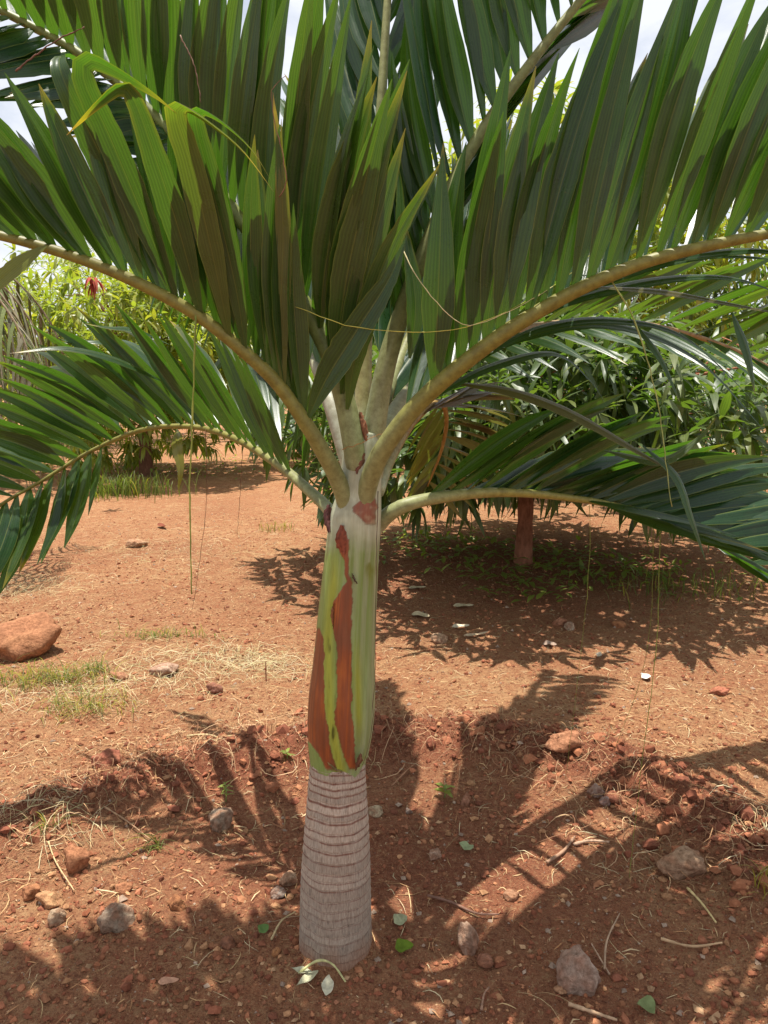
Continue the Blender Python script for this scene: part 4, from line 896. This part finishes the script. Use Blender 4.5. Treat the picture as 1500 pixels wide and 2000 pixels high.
far_tree('distant mango tree in the row right of the trunk', 3.6, 19.5, 3.8, 2.3, 3.3, 2.2, 480, 26, M['bright_leaf'], 0.4, 0.2)
far_tree('distant mango tree at the right end of the row', 10.5, 18.0, 10.5, 2.3, 3.4, 2.2, 420, 27, M['mango_leaf'], 0.6, 0.2)

# shoot with red young leaves on the left tree
shoot = empty('red_shoot', tuple(at(182, 545, 8.6)))
mb = MB(); g = np.random.default_rng(3); ctr = at(182, 548, 8.6)
v, F, uv = leaf_local(0.17, 0.032, 0.7, 6, 0.1)
# hangs on the tree: part of it
lt = [o for o in bpy.data.objects if o.name.startswith('mango_tree')][1]
bpy.data.objects.remove(shoot)
for k2 in range(16):
    a = k2 * 2.4; d = nrm(np.array([math.cos(a) * 0.8, math.sin(a) * 0.8, -0.9 + 0.06 * k2])); side = nrm(np.cross([0, 0, 1], d)); upv = np.cross(d, side)
    vv = v @ np.stack([d, side, upv]) + ctr + rng.normal(0, 0.03, 3); mb.add(vv, F, None, (0.34, 0.05 + 0.03 * random.random(), 0.05), uv)
o = mb.build('young_leaves', M['fallen']); set_parent_keep(o, lt); o['label'] = 'cluster of drooping red young leaves'

# left edge: palm with a skirt of hanging dry leaves
pb = np.array([-3.35, 5.6, float(ground_h(-3.35, 5.6))])
dp = empty('dry_palm', tuple(pb)); tag(dp, 'palm with a shaggy skirt of grey dry hanging leaves at the left edge', 'palm tree')
mb = MB(); tube(mb, spline(np.array([pb - [0, 0, .05], pb + [0.02, 0, 1.0], pb + [0.0, 0, 2.0]]), 12), np.linspace(0.13, 0.09, 12), 12, col=(0.25, 0.19, 0.15)); o = mb.build('trunk', M['bark']); set_parent_keep(o, dp)
for k2 in range(16):
    a = k2 * 2.399; hh = 1.75 + 0.35 * rng.random(); rr3 = 0.75 + 0.35 * rng.random()
    d = np.array([math.cos(a), math.sin(a), 0]); c = spline(np.array([pb + [0, 0, hh], pb + d * rr3 * 0.5 + [0, 0, hh + 0.25], pb + d * rr3 * 0.95 + [0, 0, hh - 0.15], pb + d * rr3 * 1.12 + [0, 0, hh - 0.8]]), 16)
    mb = MB(); tube(mb, c, np.linspace(0.014, 0.004, 16), 6, col=(0.34, 0.27, 0.18)); fo = mb.build('dry_frond', M['bark']); set_parent_keep(fo, dp)
    mb = MB(); tn = nrm(np.gradient(c, axis=0))
    for q in range(40):
        t_ = 0.2 + 0.8 * (q + 0.5) / 40; kk = int(t_ * 15); sd = nrm(np.cross(tn[kk], [0, 0, 1])) * (1 if q % 2 else -1)
        root = c[kk]; tipp = root + sd * (0.16 + 0.1 * rng.random()) + tn[kk] * 0.2 + np.array([0, 0, -0.34 - 0.15 * rng.random()]); cur = bez(root, (root + tipp) / 2 + sd * 0.08 + [0, 0, 0.12], tipp, 7)
        w_ = 0.011 * (1 - np.linspace(0, 1, 7) ** 2) + 0.001; dd, ww, bb = frames(cur, tn[kk])
        vv = np.stack([cur - ww * w_[:, None], cur + ww * w_[:, None]], 1).reshape(-1, 3); b2 = np.arange(6) * 2
        gcol = np.array([(0.27, 0.25, 0.17), (0.20, 0.19, 0.11), (0.15, 0.18, 0.07)][rng.integers(3)]) * (0.7 + 0.6 * rng.random())
        mb.add(vv, np.stack([b2, b2 + 1, b2 + 3, b2 + 2], 1), None, gcol)
    lo = mb.build('dry_leaflets', M['fallen']); lo.parent = fo; lo['kind'] = 'stuff'

# ------------------------------------------------------------------ stones
def rock_mesh(seed, size, col, cuts=11, rough=0.17, sub=4):
    import bmesh
    g = np.random.default_rng(seed); bm = bmesh.new(); bmesh.ops.create_icosphere(bm, subdivisions=sub, radius=1)
    v = np.array([x.co[:] for x in bm.verts]); F = np.array([[x.index for x in f_.verts] for f_ in bm.faces]); bm.free()
    n_ = nrm(g.normal(0, 1, (cuts, 3))); h = 0.62 + 0.38 * g.random(cuts)
    dots = v @ n_.T; r = np.min(np.where(dots > 0.05, h / np.maximum(dots, 0.05), 9), 1); r = np.minimum(r, 1.15)
    r = r * (1 + rough * fbm(v[:, 0] * 3 + seed, v[:, 1] * 3 + v[:, 2] * 2.3, seed, 4) + 0.4 * rough * fbm(v[:, 0] * 11, v[:, 1] * 11 + v[:, 2] * 9, seed + 3, 3))
    vv = v * r[:, None] * np.array(size) / 2
    soil = np.array([0.30, 0.125, 0.065]); k2 = np.clip(0.5 + fbm(v[:, 0] * 2.5 + 9, v[:, 1] * 2.5 + v[:, 2] * 2, seed + 8, 3) * 1.1, 0, 1)[:, None] * 0.65
    c = np.array(col) * (1 - k2) + soil * k2; c = c * (0.85 + 0.3 * g.random((len(v), 1)))
    mb = MB(); mb.add(vv, None, F, c); return mb
def stone(px, py, wpx, hpx, col, label, seed, flat=0.75, rot=None, sink=0.34, cuts=11, name='stone', cat='stone', group=None):
    """px, py = centre of the stone's outline in the photo, wpx/hpx its size there"""
    g = G(px, py + hpx * 0.35); d = project(g)[2]; w = 0.93 * wpx / FPX * d; h = 0.95 * hpx / FPX * d
    mb = rock_mesh(seed, (w * 1.12, w * 0.9, h * flat * 1.3), col, cuts)
    o = mb.build(name, M['stone']); o.location = (g[0], g[1], g[2] + h * flat * (0.62 - sink)); o.rotation_euler = (0.2 * math.sin(seed), 0.2 * math.cos(seed * 2), rot if rot is not None else 0.35 * math.sin(seed * 5))
    tag(o, label, cat, group); return o
RED, GRY, TAN, OCH = (0.34, 0.15, 0.085), (0.33, 0.255, 0.185), (0.50, 0.34, 0.22), (0.46, 0.24, 0.11)
GS = 'stones lying on the soil'
stone(24, 1250, 148, 74, (0.42, 0.20, 0.10), 'large smooth red-ochre boulder at the left edge', 52, 0.9, 0.1, 0.15, 8, 'boulder', 'boulder')
stone(210, 1477, 52, 46, (0.34, 0.12, 0.075), 'dark red stone on sunlit soil left of the shadow', 2, group=GS)
stone(431, 1597, 48, 50, GRY, 'round grey stone with a small weed behind it', 3, 0.9, group=GS)
stone(228, 1788, 56, 58, GRY, 'angular grey stone in the lower left on sunny gravel', 4, 0.85, cuts=8, group=GS)
stone(912, 1833, 40, 62, (0.36, 0.25, 0.18), 'upright oval brown stone right of the trunk foot', 5, 0.9, group=GS)
stone(1128, 1890, 72, 92, (0.42, 0.31, 0.24), 'biggest pale pointed stone at the lower right', 6, 0.9, cuts=7, group=GS)
stone(1325, 1683, 82, 46, (0.42, 0.27, 0.17), 'wide split flat stone on the ridge at right', 7, 0.9, -0.2, 0.15, 7, group=GS)
stone(562, 1713, 34, 32, TAN, 'small tan stone just left of the trunk', 8, group=GS)
stone(543, 1741, 26, 26, (0.31, 0.26, 0.22), 'small dull grey stone touching the tan one left of the trunk', 9, group=GS)
stone(345, 1762, 36, 34, (0.36, 0.16, 0.07), 'rusty brown stone on the sunny strip at lower left', 10, group=GS)
stone(148, 1672, 50, 54, (0.40, 0.18, 0.09), 'large crumbly red clod on sunlit soil at left', 11, 0.8, group=GS)
stone(102, 1752, 54, 32, (0.52, 0.30, 0.15), 'flat ochre stone near the left edge above the pale one', 12, group=GS)
stone(114, 1786, 32, 38, (0.48, 0.36, 0.24), 'pale tan stone under the flat ochre one', 13, group=GS)
stone(240, 1730, 30, 26, (0.40, 0.18, 0.09), 'small red stone above the angular grey stone', 14, group=GS)
stone(60, 1735, 40, 34, (0.42, 0.19, 0.09), 'red clod by the left edge beside the flat ochre stone', 15, group=GS)
stone(860, 1245, 34, 22, TAN, 'pale tan stone right of the crownshaft at the shadow edge', 16, group=GS)
stone(1092, 1212, 26, 24, (0.42, 0.20, 0.12), 'reddish stone of the pair in the mango shade', 17, group=GS)
stone(1114, 1220, 22, 26, (0.42, 0.33, 0.24), 'greyish stone of the pair in the mango shade', 18, group=GS)
stone(1210, 1218, 26, 16, (0.45, 0.20, 0.09), 'orange stone alone in the mango shade', 19, group=GS)
stone(1100, 1455, 66, 40, (0.42, 0.20, 0.11), 'half-buried stone with a dark hole under it on the right', 20, 0.8, group=GS)
stone(1165, 1540, 30, 34, (0.45, 0.34, 0.28), 'whitish stone on top of the ridge', 21, group=GS)
stone(1196, 1548, 32, 34, (0.24, 0.09, 0.055), 'dark red clod on top of the ridge beside the whitish stone', 22, group=GS)
stone(1182, 1562, 20, 20, (0.32, 0.25, 0.23), 'small grey stone in front of the whitish one on the ridge', 23, group=GS)
stone(1405, 1348, 34, 20, (0.42, 0.15, 0.09), 'red flat stone on sunny ground at the right', 24, group=GS)
stone(910, 1558, 20, 34, (0.38, 0.19, 0.12), 'narrow upright red stone by the green seedling', 25, group=GS)
stone(734, 1582, 28, 22, (0.50, 0.40, 0.26), 'cream stone just right of the trunk', 26, group=GS)
stone(798, 1582, 14, 16, (0.42, 0.36, 0.30), 'tiny pale stone in the shade right of the cream one', 27, group=GS)
stone(848, 1664, 28, 24, (0.42, 0.28, 0.20), 'flat dusty stone half sunk in the shaded basin', 28, sink=0.4, group=GS)
stone(418, 1343, 28, 28, (0.30, 0.14, 0.10), 'dark round stone in the straw left of the crownshaft', 29, group=GS)
stone(325, 1302, 54, 36, (0.48, 0.33, 0.24), 'pale stone poking out of the straw heap', 30, sink=0.35, group=GS)
stone(232, 1317, 34, 24, (0.42, 0.21, 0.12), 'pinkish flat stone beside the grass at left', 31, group=GS)
stone(448, 1838, 30, 26, (0.22, 0.10, 0.06), 'dark clod in the shade left of the trunk foot', 32, group=GS)
stone(540, 1857, 16, 20, (0.5, 0.24, 0.10), 'small orange stone at the trunk foot', 33, group=GS)
stone(974, 1872, 20, 26, (0.45, 0.20, 0.10), 'orange stone left of the big pale stone', 34, group=GS)
stone(1098, 1930, 28, 18, (0.48, 0.27, 0.15), 'small sandy stone under the big pale stone', 35, group=GS)
stone(945, 1873, 34, 24, (0.34, 0.16, 0.10), 'low red clod right of the upright oval stone', 36, group=GS)
stone(1000, 1745, 28, 24, (0.40, 0.22, 0.13), 'brown clod with grass stem on the shaded slope', 37, group=GS)
stone(270, 1060, 40, 20, (0.48, 0.30, 0.18), 'pale stone on the sunlit ground beyond the hanging fibre', 38, group=GS)

# ------------------------------------------------------------------ fallen leaves, sticks, weeds, grass
def ground_leaf(px, py, lpx, wpx, ang, col, label, lift=0.006, curl=0.3):
    g = G(px, py); d = project(g)[2]; L_ = lpx / FPX * d; w = wpx / FPX * d * 1.5
    v, F, uv = leaf_local(L_, w, 0.0, 8, 0.08); v[:, 0] -= L_ / 2
    v[:, 2] += curl * 0.25 * L_ * (v[:, 0] / L_ * 2) ** 2 + 0.3 * np.abs(v[:, 1])
    mb = MB(); mb.add(v, F, None, np.array(col) * (0.85 + 0.3 * rng.random((len(v), 1))), uv)
    o = mb.build('fallen_leaf', M['fallen']); o.location = (g[0], g[1], g[2] + lift + 0.004); o.rotation_euler = (0.12, -0.08, ang)
    tag(o, label, 'leaf', 'fallen leaves on the soil'); return o
GL = (0.46, 0.38, 0.24); GG = (0.12, 0.22, 0.04)
ground_leaf(600, 1922, 60, 14, -2.3, (0.52, 0.50, 0.33), 'pale curled leaf left of the twig at the trunk foot')
ground_leaf(640, 1930, 48, 16, 1.5, (0.55, 0.52, 0.38), 'pale leaf under the twig at the trunk foot', curl=0.1)
ground_leaf(588, 1905, 46, 12, 2.9, (0.46, 0.46, 0.32), 'narrow grey leaf at the left of the trunk foot')
ground_leaf(790, 1858, 36, 22, 0.2, (0.12, 0.18, 0.02), 'fresh green leaf on the soil right of the trunk foot')
ground_leaf(910, 1660, 24, 20, 1.2, (0.28, 0.32, 0.17), 'pale green leaf on the shaded basin floor')
ground_leaf(783, 1805, 30, 20, 0.6, (0.36, 0.37, 0.22), 'dusty grey-green leaf just right of the trunk')
ground_leaf(1265, 1975, 40, 24, -1.2, (0.20, 0.24, 0.10), 'green leaf at the bottom edge right of centre')
ground_leaf(516, 1822, 24, 16, 0.9, (0.12, 0.20, 0.06), 'small green leaf left of the trunk foot')
ground_leaf(822, 1207, 42, 14, -0.6, GL, 'long grey leaf in the shade right of the crownshaft')
ground_leaf(905, 1188, 40, 10, -0.1, GL, 'narrow grey leaf lying level in the mango shade')
ground_leaf(815, 1152, 34, 8, 0.0, GL, 'small grey leaf nearest the mango weeds')
ground_leaf(900, 1228, 34, 10, 0.1, (0.6, 0.52, 0.38), 'whitish leaf at the edge of the mango shade')
ground_leaf(930, 1244, 52, 7, 0.25, (0.5, 0.38, 0.25), 'long thin tan leaf on the sunlit edge')
ground_leaf(1262, 1327, 20, 14, 0.3, (0.75, 0.72, 0.66), 'white scrap of leaf by the hanging fibre')
ground_leaf(1170, 1283, 22, 8, 1.0, (0.6, 0.5, 0.38), 'small cream leaf on sunny soil left of the fibres')
ground_leaf(1074, 1263, 26, 12, -0.4, (0.36, 0.26, 0.2), 'dull brown leaf on the mango shade edge')
ground_leaf(318, 1032, 40, 8, -0.9, (0.22, 0.07, 0.04), 'dark red curled leaf on the far sunlit ground', curl=0.6)
ground_leaf(330, 1925, 40, 12, 0.1, (0.45, 0.25, 0.16), 'pinkish dry leaf at the lower left in shade')

def stick(pts, r, col, label, lift=0.01, name='twig'):
    c = []
    for a in pts:
        g = G(a[0], a[1]); c.append(g + np.array([0, 0, lift + (a[2] if len(a) > 2 else 0)]))
    c = spline(np.array(c), 20); mb = MB(); tube(mb, c, np.linspace(r, r * 0.6, 20) * (1 + 0.15 * rng.normal(0, 1, 20)), 7, col=np.array(col) * (0.8 + 0.4 * rng.random((20, 1))))
    o = mb.build(name, M['straw']); tag(o, label, 'twig', 'twigs and stems on the soil'); return o
stick([(583, 1908), (620, 1898, .02), (650, 1905, .02), (675, 1925)], 0.0035, (0.50, 0.48, 0.22), 'pale green leafy stem lying at the trunk foot')
stick([(835, 1755), (880, 1768), (930, 1790), (975, 1792)], 0.004, (0.24, 0.13, 0.09), 'dark twig across the light streaks in the basin')
stick([(1068, 1690), (1100, 1668), (1122, 1640)], 0.006, (0.32, 0.19, 0.12), 'thick brown root poking from the shaded slope')
stick([(1120, 1655), (1150, 1648), (1190, 1650)], 0.005, (0.45, 0.30, 0.20), 'light brown stick beside the thick root')
stick([(1342, 1740), (1370, 1770), (1398, 1808)], 0.004, (0.60, 0.47, 0.22), 'straw-yellow stem on the ridge at right')
stick([(1110, 1968), (1160, 1985), (1205, 2000)], 0.005, (0.50, 0.33, 0.20), 'pale stick at the bottom edge')
stick([(1180, 1900), (1185, 1850, .01), (1210, 1790)], 0.003, (0.42, 0.28, 0.18), 'long thin root beside the big pale stone')
stick([(1190, 1990 - 80), (1155, 1850)], 0.0025, (0.45, 0.3, 0.2), 'short thin rootlet left of the long thin root')
stick([(1290, 1840), (1350, 1855), (1410, 1848)], 0.004, (0.55, 0.36, 0.20), 'curved tan stem on the lower right slope')
stick([(204, 1577), (250, 1610), (300, 1650)], 0.0028, (0.42, 0.26, 0.15), 'long thin stem lying across the shadow at left')
stick([(95, 1650), (110, 1690), (145, 1745)], 0.0025, (0.58, 0.42, 0.22), 'straight straw stem on the sunlit soil at left')
stick([(365, 1442), (410, 1440), (448, 1455)], 0.0045, (0.58, 0.45, 0.24), 'pale straw stalk at the edge of the straw heap')
stick([(530, 1842), (550, 1812, .01), (578, 1800, .02)], 0.003, (0.50, 0.38, 0.2), 'bent dry stem left of the trunk foot')
stick([(765, 1540), (800, 1505), (822, 1490)], 0.003, (0.34, 0.18, 0.10), 'thin root arching out of the ridge behind the trunk')
stick([(940, 1980), (945, 1950), (955, 1935)], 0.003, (0.34, 0.2, 0.13), 'short dark root at the bottom edge')
stick([(520, 1335), (520, 1335, .10)], 0.003, (0.22, 0.06, 0.035), 'short dark red stalk standing in the straw', name='stalk')

def blades_mesh(n, L_, w, spread, g, green, lean=0.6):
    mb = MB()
    for _ in range(n):
        a = g.random() * 6.283; b0 = np.array([g.normal(0, spread[0]), g.normal(0, spread[1]), 0]); l = L_ * (0.4 + 0.6 * g.random()); ln = lean * (0.3 + g.random())
        tipp = b0 + np.array([math.cos(a) * l * ln, math.sin(a) * l * ln, l * max(0.15, 1 - 0.6 * ln)]); cur = bez(b0, b0 + np.array([math.cos(a) * l * ln * 0.25, math.sin(a) * l * ln * 0.25, l * 0.75]), tipp, 6)
        ww = np.array([-math.sin(a), math.cos(a), 0]) * w * 0.5; pr = np.array([0.8, 1, 0.9, 0.75, 0.45, 0.05])
        vv = np.stack([cur - ww * pr[:, None], cur + ww * pr[:, None]], 1).reshape(-1, 3); q = np.arange(5) * 2
        uv = np.stack([np.tile([0.2, 0.8], 6), np.repeat(np.linspace(0, 1, 6), 2)], 1)
        mb.add(vv, np.stack([q, q + 1, q + 3, q + 2], 1), None, (g.random(), 0.55 * (g.random() > green), 0.3 * (g.random() > green + 0.1)), uv)
    return mb
def tuft(px, py, n, L_, w, spread, label, green=0.7, lean=0.6):
    g0 = G(px, py); g = np.random.default_rng(int(px * 3 + py)); o = blades_mesh(n, L_, w, spread, g, green, lean).build('grass_tuft', M['grass']); o.location = g0 - np.array([0, 0, 0.004])
    tag(o, label, 'grass', 'grass tufts on the soil', 'stuff'); return o
tuft(95, 1330, 260, 0.16, 0.0035, (0.16, 0.07), 'largest grass tuft below the boulder at left', 0.6, 1.4)
tuft(170, 1385, 130, 0.14, 0.0032, (0.10, 0.05), 'grass tuft right of and below the largest one', 0.5, 1.5)
tuft(190, 1310, 40, 0.10, 0.004, (0.03, 0.02), 'small fresh grass tuft beside the pinkish stone', 0.95, 0.8)
tuft(300, 1245, 90, 0.12, 0.004, (0.16, 0.04), 'flattened green grass strip above the straw heap', 0.8, 1.3)
tuft(235, 968, 380, 0.42, 0.010, (0.34, 0.16), 'bright grass clump at the foot of the yellow-green tree', 0.95, 0.5)
tuft(1330, 1150, 200, 0.20, 0.005, (0.28, 0.16), 'grass patch in the mango shade at the right', 0.8, 0.9)
tuft(540, 1035, 50, 0.16, 0.005, (0.09, 0.06), 'thin pale grass tuft in sun left of the trunk', 0.4, 0.7)
tuft(300, 1655, 26, 0.09, 0.003, (0.02, 0.02), 'sparse grass sprig on the shadow edge at lower left', 0.8, 1.2)
tuft(95, 1615, 22, 0.08, 0.003, (0.03, 0.015), 'tiny grass sprig near the left edge', 0.8, 1.2)
tuft(1490, 1740, 22, 0.14, 0.004, (0.03, 0.03), 'dry white grass tuft at the right edge', 0.0, 0.8)

def weed(px, py, h, nl, L_, w, label, seed, name='seedling'):
    g0 = G(px, py); g = np.random.default_rng(seed); t = empty(name, tuple(g0)); tag(t, label, 'weed', 'small weeds on the soil')
    mb = MB(); tube(mb, np.array([g0 - [0, 0, 0.01], g0 + [0.003, 0, h * 0.5], g0 + [0.0, 0.003, h]]), (0.0022, 0.0018, 0.001), 6, col=(0.2, 0.28, 0.08)); o = mb.build('stem', M['fibre']); set_parent_keep(o, t)
    v, F, uv = leaf_local(L_, w, 0.35, 6, 0.08)
    for k2 in range(nl):
        a = k2 * 2.4 + g.random(); e = 0.25 + 0.3 * g.random(); d = np.array([math.cos(a) * math.cos(e), math.sin(a) * math.cos(e), math.sin(e)]); sd = nrm(np.cross([0, 0, 1], d)); upv = np.cross(d, sd)
        s_ = 0.6 + 0.5 * g.random(); mb = MB(); mb.add(v * s_ @ np.stack([d, sd, upv]) + g0 + [0, 0, h * (0.35 + 0.65 * k2 / nl)], F, None, (g.random(), 0.1, 0), uv)
        o = mb.build('leaf', M['bright_leaf']); set_parent_keep(o, t)
    return t
weed(868, 1558, 0.045, 7, 0.042, 0.022, 'fresh green seedling with oval leaves on the shaded ridge', 1)
weed(441, 1566, 0.07, 14, 0.028, 0.008, 'tiny feathery weed behind the round grey stone', 2)
weed(560, 1480, 0.03, 5, 0.03, 0.014, 'pale sprig at the ridge just left of the trunk', 3)
# low green cover under the mango tree
mb = MB(); g = np.random.default_rng(9); v, F, uv = leaf_local(0.07, 0.028, 0.3, 4, 0.05)
for (px, py, sx, sy, n) in ((900, 1080, 0.55, 0.35, 420), (990, 1130, 0.35, 0.25, 170), (1110, 1100, 0.5, 0.35, 260), (1040, 1165, 0.3, 0.15, 90), (1240, 1130, 0.5, 0.3, 240), (830, 1060, 0.4, 0.3, 240), (330, 925, 1.0, 0.5, 420), (420, 900, 0.5, 0.4, 120)):
    g0 = G(px, py)
    for _ in range(int(n * 0.5)):
        x, y = g0[0] + g.normal(0, sx / 1.5), g0[1] + g.normal(0, sy / 1.5); a = g.random() * 6.28; e = g.normal(0.3, 0.35)
        d = np.array([math.cos(a) * math.cos(e), math.sin(a) * math.cos(e), math.sin(e)]); sd = nrm(np.cross([0, 0, 1], d)); upv = np.cross(d, sd)
        mb.add(v * (0.6 + 0.9 * g.random()) @ np.stack([d, sd, upv]) + [x, y, float(ground_h(x, y)) + 0.01 + 0.09 * g.random() ** 1.5], F, None, (g.random(), 0.1 * g.random(), 0), uv)
o = mb.build('ground_cover', M['bright_leaf']); tag(o, 'low leafy weeds covering the ground under the mango trees', 'weeds', kind='stuff')
